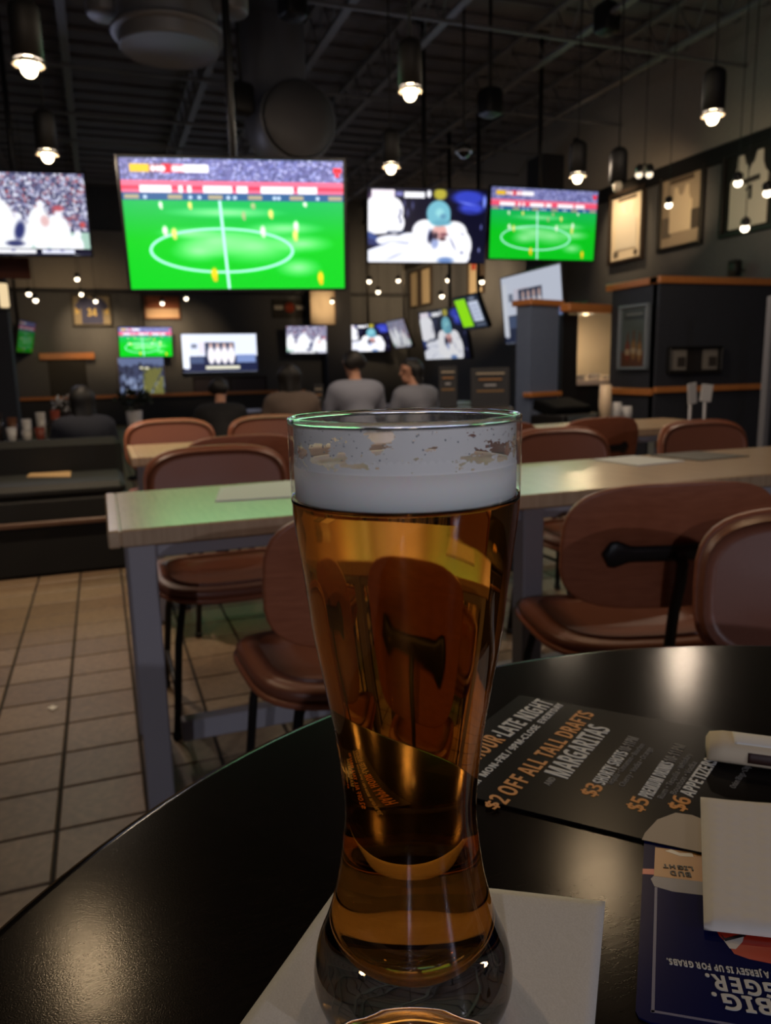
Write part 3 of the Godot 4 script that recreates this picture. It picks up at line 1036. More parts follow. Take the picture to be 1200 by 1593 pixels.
func materials() -> void:
	mats["chair_wood"] = grained(col(136, 76, 50), col(164, 98, 68), 0.42, 21, Vector3(3, 3, 3), 1.6, Vector3(0.5, 4, 1))
	mats["chair_pad"] = grained(col(118, 70, 52), col(136, 84, 64), 0.42, 22, Vector3(14, 14, 14), 6.0, Vector3.ONE)
	mats["table_wood"] = grained(col(172, 142, 110), col(198, 168, 136), 0.3, 23, Vector3(1.6, 1.6, 1.6), 1.4, Vector3(5, 0.6, 1), 0.8)
	mats["table_end"] = grained(col(190, 160, 126), col(208, 180, 146), 0.3, 24, Vector3(2, 2, 2), 1.4, Vector3(0.7, 4, 1), 0.8)
	mats["table_wood"].metallic_specular = 0.75
	mats["table_end"].metallic_specular = 0.75
	mats["trim_wood"] = grained(col(182, 112, 56), col(212, 138, 76), 0.4, 25, Vector3(2, 2, 2), 1.4, Vector3(4, 0.7, 1))
	mats["wall_grey"] = grained(col(86, 89, 96), col(95, 98, 105), 0.8, 26, Vector3(1.2, 1.2, 1.2), 3.0, Vector3.ONE)
	mats["wall_pale"] = grained(col(158, 154, 150), col(168, 164, 160), 0.85, 27, Vector3(1.2, 1.2, 1.2), 3.0, Vector3.ONE)
	mats["wall_screen_tint"] = grained(col(104, 118, 146), col(112, 126, 154), 0.7, 28, Vector3(1.2, 1.2, 1.2), 3.0, Vector3.ONE)  # blue cast of the screens put into the wall colour
	mats["wall_dark"] = grained(col(44, 47, 56), col(50, 53, 62), 0.7, 29, Vector3(1.2, 1.2, 1.2), 3.0, Vector3.ONE)
	mats["steel"] = mat(col(124, 124, 128), 0.6, 0.1)
	mats["black"] = mat(col(20, 20, 22), 0.5)
	mats["white_print"] = mat(col(205, 202, 196), 0.6)
	mats["orange_print"] = mat(col(214, 138, 52), 0.6)
	mats["grey_print"] = mat(col(112, 108, 104), 0.6)

func room() -> void:
	var w := WALL_X - LEFT_X
	var d := BACK_Z - FAR
	var cx := (WALL_X + LEFT_X) / 2
	var cz := (BACK_Z + FAR) / 2
	# floor: recessed grout bed with tiles laid on it
	var floor_ := struct("floor", bx(Vector3(w + 0.6, 0.2, d + 0.6)), mat(col(34, 28, 24), 0.9), self, Vector3(cx, -0.105, cz))
	var tile_mats := []
	for k in 5:
		tile_mats.append(grained(col(112 - k * 4, 94 - k * 4, 74 - k * 3), col(138 - k * 4, 117 - k * 4, 94 - k * 4), 0.48, 40 + k, Vector3(2.3, 2.3, 2.3), 2.4, Vector3.ONE))
	var px := 0.215
	var pz := 0.207
	var tile := bx(Vector3(px - 0.009, 0.012, pz - 0.009), 0.0025)
	var rest := []
	var made := 0
	var nx0 := int(ceil((LEFT_X + 0.19) / px))
	var nx1 := int((WALL_X + 0.19) / px)
	var nz0 := int((-FAR - 1.874) / pz)
	for j in range(-24, nz0):
		for i in range(nx0, nx1):
			var at := Vector3(-0.19 + (i + 0.5) * px, -0.006, -1.874 - (j + 0.5) * pz)
			if i >= -6 and i < 7 and j >= -2 and j < 21 and made < 299:
				var o := obj("tile", tile, tile_mats[rng.randi() % 5], floor_, at - floor_.position)
				o.rotation.y = PI * float(rng.randi() % 2)
				made += 1
			else:
				rest.append(at)
	var mm := MultiMesh.new()
	mm.transform_format = MultiMesh.TRANSFORM_3D
	mm.mesh = tile
	mm.instance_count = rest.size()
	for k in rest.size():
		mm.set_instance_transform(k, Transform3D(Basis(), rest[k] - floor_.position))
	var far_tiles := MultiMeshInstance3D.new()
	far_tiles.multimesh = mm
	far_tiles.material_override = tile_mats[1]
	put(far_tiles, "far_tiles", floor_)
	far_tiles.set_meta("kind", "stuff")
	# walls, with a paler upper part and a dark rail between
	struct("wall_right", box(tool(-1), Vector3(WALL_X + 0.15, CEIL / 2, cz), Vector3(0.3, CEIL, d)), mats["wall_grey"])
	struct("wall_far", box(tool(-1), Vector3(cx, CEIL / 2, FAR - 0.15), Vector3(w + 0.6, CEIL, 0.3)), mats["wall_grey"])
	struct("wall_left", box(tool(-1), Vector3(LEFT_X - 0.15, CEIL / 2, cz), Vector3(0.3, CEIL, d)), mats["wall_dark"])
	struct("wall_back", box(tool(-1), Vector3(cx, CEIL / 2, BACK_Z + 0.15), Vector3(w + 0.6, CEIL, 0.3)), mats["wall_dark"])
	struct("wall_right_upper", box(tool(-1), Vector3(WALL_X - 0.01, (3.65 + CEIL) / 2, cz), Vector3(0.02, CEIL - 3.65, d)), mats["wall_pale"])
	struct("trim_1", box(tool(-1), Vector3(WALL_X - 0.03, 3.56, cz), Vector3(0.06, 0.2, d), 0.01), mats["black"])
	struct("wall_far_upper", box(tool(-1), Vector3(cx - 2.0, 3.5, FAR + 0.03), Vector3(w - 4.0, 1.2, 0.06)), mats["wall_pale"])
	struct("trim_2", box(tool(-1), Vector3(cx, 2.86, FAR + 0.12), Vector3(w, 0.06, 0.24), 0.01), mats["wall_dark"])
	struct("trim_3", box(tool(-1), Vector3(1.4, 0.62, FAR + 0.08), Vector3(6.4, 0.07, 0.16), 0.01), mats["trim_wood"])
	struct("wall_far_lower", box(tool(-1), Vector3(1.4, 0.3, FAR + 0.03), Vector3(6.4, 0.6, 0.06)), mats["wall_dark"])
	# a column near the right wall, deep in the room
	struct("wall_pier", box(tool(-1), Vector3(WALL_X - 0.2, 2.2, -11.4), Vector3(0.4, 4.4, 0.5)), mats["wall_dark"])
	struct("wall_nib", box(tool(-1), Vector3(5.35, 2.2, FAR + 0.3), Vector3(0.6, 4.4, 0.6)), mats["wall_dark"])

func ceiling_works() -> void:
	var w := WALL_X - LEFT_X
	var d := BACK_Z - FAR
	var cx := (WALL_X + LEFT_X) / 2
	var cz := (BACK_Z + FAR) / 2
	var deck := struct("ceiling", bx(Vector3(w + 0.6, 0.2, d + 0.6)), mat(col(128, 126, 132), 0.85), self, Vector3(cx, CEIL + 0.1, cz))
	# corrugations of the roof deck
	var rib := bx(Vector3(w, 0.04, 0.09), 0.012)
	var n := int(d / 0.42)
	for k in n:
		obj("deck_rib", rib, mat(col(120, 118, 124), 0.8), deck, Vector3(0, -0.12, -d / 2 + 0.3 + k * 0.42))
	# open web joists running deep, with bridging angles across
	var chord_l := d - 0.1
	var web := tubes([Vector3(0, -0.2, -0.24), Vector3(0, 0.2, 0.0), Vector3(0, -0.2, 0.24)], 0.011, 6)
	for x in [-2.6, -1.3, -0.05, 1.45, 2.5, 3.5, 5.0, 6.2]:
		var j := struct("ceiling_joist", box(tool(-1), Vector3(0, 0.205, 0), Vector3(0.09, 0.05, chord_l), 0.006), mats["steel"], self, Vector3(x, 4.68, cz))
		obj("bottom_chord", box(tool(-1), Vector3(0, -0.215, 0), Vector3(0.09, 0.045, chord_l), 0.006), mats["steel"], j)
		for k in int(chord_l / 0.49):
			obj("web_bar", web, mats["steel"], j, Vector3(0, 0, -chord_l / 2 + 0.3 + k * 0.49))
	for z in [-5.2, -7.45, -9.7, -11.35, -12.6, -15.0]:
		struct("ceiling_bridging", box(tool(-1), Vector3(cx, 4.43, z), Vector3(w, 0.03, 0.035), 0.004), mats["steel"])
	# ducts
	var tin := mat(col(150, 150, 152), 0.5, 0.4)
	var t := thing("air_diffuser", "big round grey air drum hanging from the ceiling between two small ducts", "duct", Vector3(0.75, 3.62, -6.8))
	obj("drum", lathe(tool(0), [Vector2(0.0, 0.02), Vector2(0.36, 0.02), Vector2(0.38, 0.0), Vector2(0.39, 0.02), Vector2(0.39, 0.5), Vector2(0.39, CEIL - 3.67)], 48), tin, t)
	obj("rim_ring", lathe(tool(0), [Vector2(0.39, 0.1), Vector2(0.44, 0.1), Vector2(0.45, 0.12), Vector2(0.44, 0.14), Vector2(0.39, 0.14)], 48), tin, t)
	obj("seam_ring", lathe(tool(0), [Vector2(0.388, 0.5), Vector2(0.4, 0.51), Vector2(0.4, 0.53), Vector2(0.388, 0.54)], 48), tin, t)
	for s in [-1.0, 1.0]:
		obj("side_duct", lathe(tool(0), [Vector2(0.0, 0.26), Vector2(0.13, 0.26), Vector2(0.15, 0.28), Vector2(0.15, CEIL - 3.67)], 24), tin, t, Vector3(0.46 * s, 0, 0.17 * s))
	t = thing("round_duct", "dim pale round duct end hanging above the two middle screens", "duct", Vector3(1.95, 3.4, -7.4))
	obj("end_cap", fin(tube(tool(0), [Vector3(0, 0, -0.02), Vector3(0, 0, 0.02)], 0.33, 48)), mat(col(104, 103, 104), 0.6), t)
	obj("shell", fin(tube(tool(0), [Vector3(0, 0, -0.02), Vector3(0, 0, -0.5), Vector3(0, 0.12, -0.8), Vector3(0, 0.45, -1.0), Vector3(0, CEIL - 3.45, -1.05)], 0.345, 40)), tin, t)
	obj("collar", fin(tube(tool(0), [Vector3(0, 0, -0.06), Vector3(0, 0, -0.02)], 0.36, 48)), tin, t)
	for p in [[1.443, 3.56, -7.55, "small black ceiling speaker right of the big round air drum"], [4.105, 3.83, -7.7, "black ceiling speaker hanging over the gap between the two right screens"], [5.01, 4.45, -6.97, "black round ceiling speaker at the top, left of the right-hand pendants"], [1.823, 4.2, -7.0, "black ceiling speaker cut by the top edge, right of the air drum"]]:
		t = thing("ceiling_speaker", p[3], "speaker", Vector3(p[0], p[1], p[2]), 15.0, "black ceiling speakers")
		obj("cabinet", slab(tool(0), 0.11, 0.11, 4.0, [[-0.13, 0.03], [-0.12, 0.01], [-0.1, 0.0], [0.1, 0.0], [0.13, 0.02]]), mats["black"], t)
		obj("stem", tubes([Vector3(0, 0.12, 0), Vector3(0, CEIL - p[1], 0)], 0.018, 8), mats["black"], t)
		obj("grille", lathe(tool(0), [Vector2(0.0, -0.14), Vector2(0.07, -0.14), Vector2(0.08, -0.13)], 20), mat(col(36, 36, 38), 0.7), t)

	t = thing("dome_camera", "small dark dome with a pale ring hanging from the ceiling above the bench screen", "camera", DOME)
	obj("stem", tubes([Vector3(0, 0.05, 0), Vector3(0, CEIL - DOME.y, 0)], 0.012, 8), mats["black"], t)
	obj("cup", lathe(tool(0), [Vector2(0.0, 0.0), Vector2(0.075, 0.0), Vector2(0.08, 0.03), Vector2(0.05, 0.06), Vector2(0.0, 0.07)], 20), mats["black"], t)
	obj("pale_ring", lathe(tool(0), [Vector2(0.06, -0.004), Vector2(0.08, -0.008), Vector2(0.084, 0.004), Vector2(0.07, 0.008), Vector2(0.06, -0.004)], 24), mat(col(150, 150, 156), 0.4), t)
	obj("dome", lathe(tool(0), [Vector2(0.0, -0.06), Vector2(0.03, -0.054), Vector2(0.052, -0.034), Vector2(0.06, 0.0)], 20), mat(col(12, 12, 14), 0.1), t)
	t = thing("wall_speaker", "small black bracketed speaker on the right wall below the white framed jersey", "speaker", WALL_SPEAKER, -90.0)
	obj("cabinet", slab(tool(0), 0.07, 0.06, 4.0, [[-0.09, 0.02], [-0.08, 0.0], [0.08, 0.0], [0.09, 0.02]]), mats["black"], t, Vector3(0, 0, 0.12))
	obj("bracket", tubes([Vector3(0, 0, 0.08), Vector3(0, -0.02, 0.0), Vector3(0, -0.02, -0.035)], 0.012, 8), mats["black"], t)

func lamps() -> void:
	pendant(Vector3(-0.174, 2.433, -3.949), "black cylinder pendant with a lit bulb, largest one at the top left corner", true, 4.2)
	pendant(Vector3(-0.187, 2.463, -5.542), "black cylinder pendant with lit bulb hanging above the left crowd screen")
	pendant(Vector3(1.725, 2.576, -4.158), "black cylinder pendant with lit bulb at top middle, the larger of two")
	pendant(Vector3(2.182, 2.573, -5.655), "smaller black cylinder pendant with lit bulb, just right of the big soccer screen")
	pendant(Vector3(3.551, 2.527, -3.873), "black cylinder pendant with lit bulb in front of the pale upper right wall")
	pendant(Vector3(3.62, 2.526, -5.353), "black cylinder pendant with lit bulb above the right soccer screen")
	pendant(Vector3(3.763, 2.405, -5.039), "unlit black cylinder pendant left of the framed jerseys", false)
	# the nearest row of the same grid, then two pendants added behind the camera
	pendant(Vector3(-0.19, 2.5, -2.4), "black cylinder pendant over the aisle left of the near table", true, 0.0, 0.85, col(255, 218, 170))
	pendant(Vector3(1.62, 2.5, -2.15), "black cylinder pendant over the long wooden table, nearest row", true, 0.0, 0.85, col(255, 218, 170))
	pendant(Vector3(-1.3, 1.95, 2.7), "added unseen fill pendant behind the camera lighting the foam, aisle side", true, 0.0, 3.4, col(236, 238, 255))  # added out of view to light the foam, like the next one
	pendant(Vector3(1.9, 1.95, 2.9), "added unseen fill pendant behind the camera lighting the foam, right side", true, 0.0, 3.4, col(236, 238, 255))
	# picture lights, with some heads standing in for glints in the frame glass
	track_head(Vector3(5.57, 3.08, -7.02), Vector3(7.3, 3.0, -9.4), 1.5, "twin spotlight on a thin rod in front of the bright framed jersey", true)
	track_head(Vector3(6.45, 4.05, -9.55), Vector3(7.3, 2.95, -9.55), 3.2, "added black spotlight high on the right wall brightening the cream jersey")  # added lamp, there to brighten the cream jersey
	track_head(Vector3(6.15, 2.86, -7.31), Vector3(7.3, 3.05, -8.5), 1.0, "small round lamp added for a glint on the second framed jersey")  # pendant reflection built as a glowing head, as are the next three
	track_head(Vector3(5.68, 2.74, -5.83), Vector3(7.3, 3.0, -7.0), 0.9, "small lamp added for a glint at the chest of the third framed jersey")
	track_head(Vector3(5.68, 2.58, -5.48), Vector3(7.3, 2.7, -6.6), 0.1, "small lamp added for a glint at the right edge beside the third framed jersey")
	track_head(Vector3(5.71, 2.33, -5.74), Vector3(7.3, 2.4, -7.6), 0.1, "small lamp added for a glint below the third framed jersey")
	track_head(Vector3(-0.21, 2.74, -14.5), Vector3(-0.05, 2.2, FAR), 1.6, "upper spotlight above the framed blue jersey on the far wall")
	track_head(Vector3(-0.19, 2.69, -16.6), Vector3(-0.1, 2.0, FAR), 2.2, "spotlight at the top edge of the framed blue jersey")
	track_head(Vector3(0.06, 2.56, -16.6), Vector3(0.5, 1.8, FAR), 1.2, "lower spotlight in front of the framed blue jersey")
	track_head(Vector3(1.34, 2.53, -16.6), Vector3(1.45, 2.0, FAR), 2.2, "spotlight in front of the far orange and white picture")
	track_head(Vector3(1.75, 2.57, -15.92), Vector3(1.9, 1.7, FAR), 2.0, "spotlight right of the far orange picture under the big soccer screen")
	track_head(Vector3(4.83, 2.71, -13.73), Vector3(5.2, 2.6, FAR), 2.0, "upper spotlight of the pair right of the big soccer screen")
	track_head(Vector3(4.98, 2.52, -13.68), Vector3(6.6, 2.8, FAR), 5.0, "lower spotlight of the pair right of the big soccer screen")
	track_head(Vector3(4.9, 2.58, -16.4), Vector3(5.0, 2.5, FAR), 0.9, "spotlight in front of the pale hanging print on the far wall")
	track_head(Vector3(5.52, 2.77, -14.03), Vector3(7.3, 3.0, -17.0), 6.0, "spotlight below the bench screen in front of the narrow pale frames")
	track_head(Vector3(5.75, 2.59, -12.28), Vector3(7.3, 2.9, -15.2), 6.0, "spotlight above the tilted screen with the capped player")
	track_head(Vector3(5.62, 2.32, -12.27), Vector3(7.3, 2.6, -13.6), 4.0, "lower spotlight beside the tilted screen with the capped player")
	track_head(Vector3(5.81, 2.44, -11.15), Vector3(7.3, 2.8, -13.9), 6.0, "spotlight in front of the narrow frame with red bottles")
	track_head(Vector3(-0.93, 2.40, -13.62), Vector3(-1.2, 2.0, FAR), 1.6, "bright spotlight near the left edge below the crowd screen")
	track_head(Vector3(-0.84, 2.30, -13.58), Vector3(-0.6, 1.9, FAR), 0.9, "small spotlight just right of the bright one at the left edge")

func screens() -> void:
	var soccer := screen_mat(tex_soccer(), 1.45)
	var soccer_dim := screen_mat(soccer.emission_texture, 1.1)
	var bench := screen_mat(tex_bench(), 1.15)
	var bench_dim := screen_mat(bench.emission_texture, 0.7)
	var stands := screen_mat(tex_stands(), 1.1)
	var stands_dim := screen_mat(stands.emission_texture, 0.55)
	var studio := screen_mat(tex_studio(), 1.25)
	var studio_dim := screen_mat(studio.emission_texture, 0.6)
	var odds := screen_mat(tex_odds(), 0.85)
	var grass := col(170, 255, 190)
	var white := col(200, 210, 255)
	tv("largest television, showing a green soccer pitch with centre circle, hung on a ceiling pole", Vector3(0.949, 2.061, -5.352), -11.6, 8.5, 1.44, soccer, 0.55, grass)
	tv("hanging television with a pale-capped player on the bench, left of the right soccer screen", Vector3(3.802, 2.746, -8.681), -8.8, 8.8, 1.44, bench, 0.45, white)
	tv("right-hand hanging television with a soccer pitch, beside the bench player screen", Vector3(5.285, 2.797, -8.506), -3.5, 4.8, 1.44, soccer_dim, 0.3, grass)
	tv("television with white-clad players before a crowd, cut by the left edge", Vector3(-0.684, 2.777, -9.232), -8.7, 3.9, 1.44, stands, 0.5, white)
	tv("big tilted television with a bright studio picture above the orange-capped partition", Vector3(4.912, 1.787, -8.165), -92.2, 5.7, 1.44, studio_dim, 0.35, white, false)
	var low: Node3D = get_node("television_004")
	obj("floor_post", tubes([Vector3(0, 0.1, -0.13), Vector3(0, -1.787, -0.13)], 0.026, 12), mats["black"], low)
	tv("television seen at a slant with a capped player, above the seated woman", Vector3(5.487, 1.643, -11.909), -83.6, 10.2, 1.44, bench_dim, 0.1, white)
	tv("small slanted display with a lime green block, beside the capped player screen", Vector3(5.33, 1.905, -10.6), -91.4, 22.5, 0.85, odds, 0.03, grass, true, 0.58)
	tv("small far slanted television with a pale crowd, between two player screens", Vector3(6.357, 1.853, -16.161), -90.6, 20.0, 1.1, stands_dim, 0.0, white)
	tv("far television showing a capped player, above the man in white", Vector3(6.0, 1.82, -17.3), -35.0, 6.5, 1.1, bench, 0.06, white)
	tv("far television with a crowd picture, left of the man in white", Vector3(4.663, 1.793, -17.499), -2.0, 7.1, 1.1, stands, 0.06, white)
	tv("far wall television with a bright white studio picture", Vector3(2.64, 1.53, -17.887), 0.0, 0.0, 1.68, studio, 0.6, white, false, 0.5)
	tv("small far television with a soccer pitch above the framed window", Vector3(1.019, 1.773, -17.603), 4.7, 9.4, 1.1, soccer, 0.06, grass)
	tv("narrow sideways television with a dull green picture at the left edge", Vector3(-1.323, 1.888, -17.5), 78.3, 11.3, 1.1, screen_mat(soccer.emission_texture, 0.2), 0.0, grass)

func jersey_frame(label: String, at: Vector3, yaw: float, w: float, h: float, poly: PackedVector2Array, jc: Material, frame_m: Material, mat_m: Material, number: String, nm: Material, extra := []) -> Node3D:
	var t := framed("framed_jersey", label, "framed jersey", at, yaw, w, h, frame_m, mat_m, "framed jerseys")
	var j := obj("jersey", prism(tool(-1), poly, 0.022, 0.034), jc, t)
	if number != "":
		var tw := 0.085 * number.length() + 0.02
		write_on(number, Vector3(-tw / 2, -0.12, 0.0345), Vector3(tw / 2, -0.12, 0.0345), Vector3.UP, 0.16, nm, j, "number")
	for e in extra:
		obj(e[0], box(tool(-1), Vector3(e[1], e[2], 0.026), Vector3(e[3], e[4], 0.012), 0.002), e[5], t)
	return t

func wall_pictures() -> void:
	var black: Material = mats["black"]
	var cream := mat(col(222, 210, 188), 0.7)
	var white := mat(col(224, 222, 216), 0.8)
	var brown := mat(col(46, 36, 30), 0.5)
	var grey := mat(col(110, 104, 98), 0.7)
	jersey_frame("bright cream framed jersey under a spotlight, leftmost of the three on the right wall", Vector3(7.29, 3.035, -9.5), -90, 0.78, 1.0, tank_top(0.46, 0.62), white, brown, mat(col(232, 224, 210), 0.7), "", black, [["photo", -0.22, -0.36, 0.1, 0.08, grey], ["photo", 0.22, -0.38, 0.06, 0.07, mat(col(70, 60, 52), 0.7)], ["caption", 0.0, 0.38, 0.4, 0.05, grey]])
	jersey_frame("framed pale jersey with small photos, the middle of three on the right wall", Vector3(7.29, 3.06, -8.4), -90, 0.82, 1.0, tank_top(0.4, 0.56), cream, black, mat(col(170, 158, 142), 0.7), "", black, [["photo", -0.26, -0.2, 0.16, 0.26, grey], ["photo", 0.26, -0.16, 0.13, 0.24, mat(col(80, 74, 70), 0.7)], ["caption", 0.0, 0.36, 0.42, 0.06, mat(col(90, 80, 70), 0.7)]])
	jersey_frame("framed white sleeveless jersey with a dark number on black, rightmost on the right wall", Vector3(7.29, 3.07, -7.28), -90, 0.84, 1.0, tank_top(0.56, 0.84), white, black, mat(col(22, 20, 20), 0.7), "1", mat(col(40, 40, 46), 0.7), [])
	var third: Node3D = get_node("framed_jersey_002")
	obj("team_band", box(tool(-1), Vector3(-0.01, 0.09, 0.036), Vector3(0.34, 0.06, 0.004), 0.001, Basis(Vector3.BACK, 0.06)), mat(col(66, 62, 60), 0.7), third)
	obj("collar_patch", prism(tool(-1), PackedVector2Array([Vector2(-0.07, 0.36), Vector2(0.0, 0.2), Vector2(0.07, 0.36), Vector2(0.0, 0.24)]), 0.034, 0.037), mat(col(80, 76, 74), 0.7), third)
	jersey_frame("framed dark blue jersey with yellow numerals on the far wall at left", Vector3(-0.02, 2.46, FAR + 0.01), 0, 0.82, 0.68, sleeved(0.68, 0.56), mat(col(66, 72, 110), 0.8), mat(col(24, 20, 18), 0.5), mat(col(150, 140, 120), 0.8), "34", mat(col(230, 205, 120), 0.7), [["cuff", -0.3, 0.0, 0.05, 0.14, mat(col(220, 190, 110), 0.8)], ["cuff", 0.3, 0.0, 0.05, 0.14, mat(col(220, 190, 110), 0.8)]])
	var t := framed("framed_picture", "far picture with an orange top and white lower half, right of the blue jersey", "picture", Vector3(1.44, 2.53, FAR + 0.01), 0, 0.8, 0.54, brown, mat(col(150, 84, 58), 0.7), "framed pictures", 0.03)
	obj("lower_print", box(tool(-1), Vector3(0, -0.12, 0.024), Vector3(0.7, 0.2, 0.008)), mat(col(222, 190, 160), 0.7), t)
	t = framed("framed_picture", "dark far picture with a red disc and white bars below the big soccer screen", "picture", Vector3(4.32, 2.52, FAR + 0.01), 0, 0.82, 0.42, black, mat(col(34, 32, 34), 0.7), "framed pictures", 0.03)
	obj("red_disc", fin(tube(tool(0), [Vector3(0, 0.03, 0.022), Vector3(0, 0.03, 0.03)], 0.12, 24)), mat(col(150, 60, 40), 0.6), t)
	for x in [-0.26, 0.26]:
		obj("white_bar", box(tool(-1), Vector3(x, 0.03, 0.025), Vector3(0.2, 0.09, 0.008)), mat(col(200, 196, 190), 0.6), t)
	t = framed("hanging_print", "pale tan hanging print with a rounded lower edge on the far wall", "print", Vector3(4.95, 2.55, FAR + 0.61), 0, 0.6, 0.86, mat(col(140, 118, 96), 0.6), mat(col(196, 182, 162), 0.8), "", 0.02)
	# narrow frames seen edge-on along the right wall
	var slots := [[-18.0 + 0.6, "furthest narrow pale frame on the right wall beyond the bench screen", 0.5], [-16.7, "second narrow pale frame from the far corner of the right wall", 0.6], [-14.2, "narrow framed print with red and white bottle shapes on the right wall", 0.7]]
	for k in 3:
		t = framed("framed_picture", slots[k][1], "picture", Vector3(7.29, 2.95, slots[k][0]), -90, slots[k][2], 0.85, brown, mat(col(200, 186, 160), 0.7), "framed pictures", 0.04)
		if k == 2:
			obj("red_print", box(tool(-1), Vector3(-0.1, 0.22, 0.03), Vector3(0.16, 0.3, 0.02)), mat(col(170, 60, 44), 0.7), t)
			obj("dark_print", box(tool(-1), Vector3(0.14, 0.0, 0.03), Vector3(0.2, 0.6, 0.02)), mat(col(60, 50, 44), 0.7), t)
	t = framed("framed_poster", "poster of bottles in a pale frame on the side of the dark partition", "poster", Vector3(5.275, 1.365, -6.68), -90, 0.46, 0.66, mat(col(120, 130, 140), 0.5), mat(col(60, 62, 62), 0.7), "", 0.03)
	var print_ := print_mat(tex_poster(), 0.6)
	obj("print", panel(0.4, 0.6), print_, t, Vector3(0, 0, 0.024))
	t = framed("framed_picture", "dark wide frame with two small photos on the partition facing the room", "picture", Vector3(5.73, 1.125, -6.34), 0, 0.68, 0.27, black, mat(col(34, 30, 30), 0.7), "framed pictures", 0.02)
	for x in [-0.2, 0.2]:
		obj("photo", box(tool(-1), Vector3(x, 0, 0.024), Vector3(0.19, 0.2, 0.006)), mat(col(140, 134, 126), 0.6), t)
		obj("photo_motif", box(tool(-1), Vector3(x + 0.03, -0.02, 0.028), Vector3(0.1, 0.1, 0.005)), mat(col(60, 54, 50), 0.6), t)
	# wide dark pictures under the white far screen
	t = framed("framed_picture", "wide dark double picture below the white far television", "picture", Vector3(2.85, 0.79, FAR + 0.01), 0, 1.7, 0.4, mat(col(30, 24, 30), 0.5), mat(col(60, 54, 66), 0.6), "framed pictures", 0.03)
	obj("divider", box(tool(-1), Vector3(0, 0, 0.03), Vector3(0.06, 0.36, 0.03)), mat(col(30, 24, 30), 0.5), t)
	# window under the small soccer screen, its reflections drawn as a glowing picture
	var wd := struct("window_1", box(tool(-1), Vector3(0, 0, 0), Vector3(1.04, 1.08, 0.05), 0.01), mat(col(90, 88, 92), 0.5), self, Vector3(0.9, 0.95, FAR + 0.03))
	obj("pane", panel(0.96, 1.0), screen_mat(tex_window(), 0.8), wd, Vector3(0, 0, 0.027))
	var dr := struct("door_1", box(tool(-1), Vector3(0, 0, 0), Vector3(0.75, 1.42, 0.06), 0.005), mat(col(18, 17, 18), 0.6), self, Vector3(-0.62, 0.71, FAR + 0.04))
	obj("header_board", box(tool(-1), Vector3(0.02, 0.79, 0.04), Vector3(1.1, 0.14, 0.1), 0.01), mats["trim_wood"], dr)

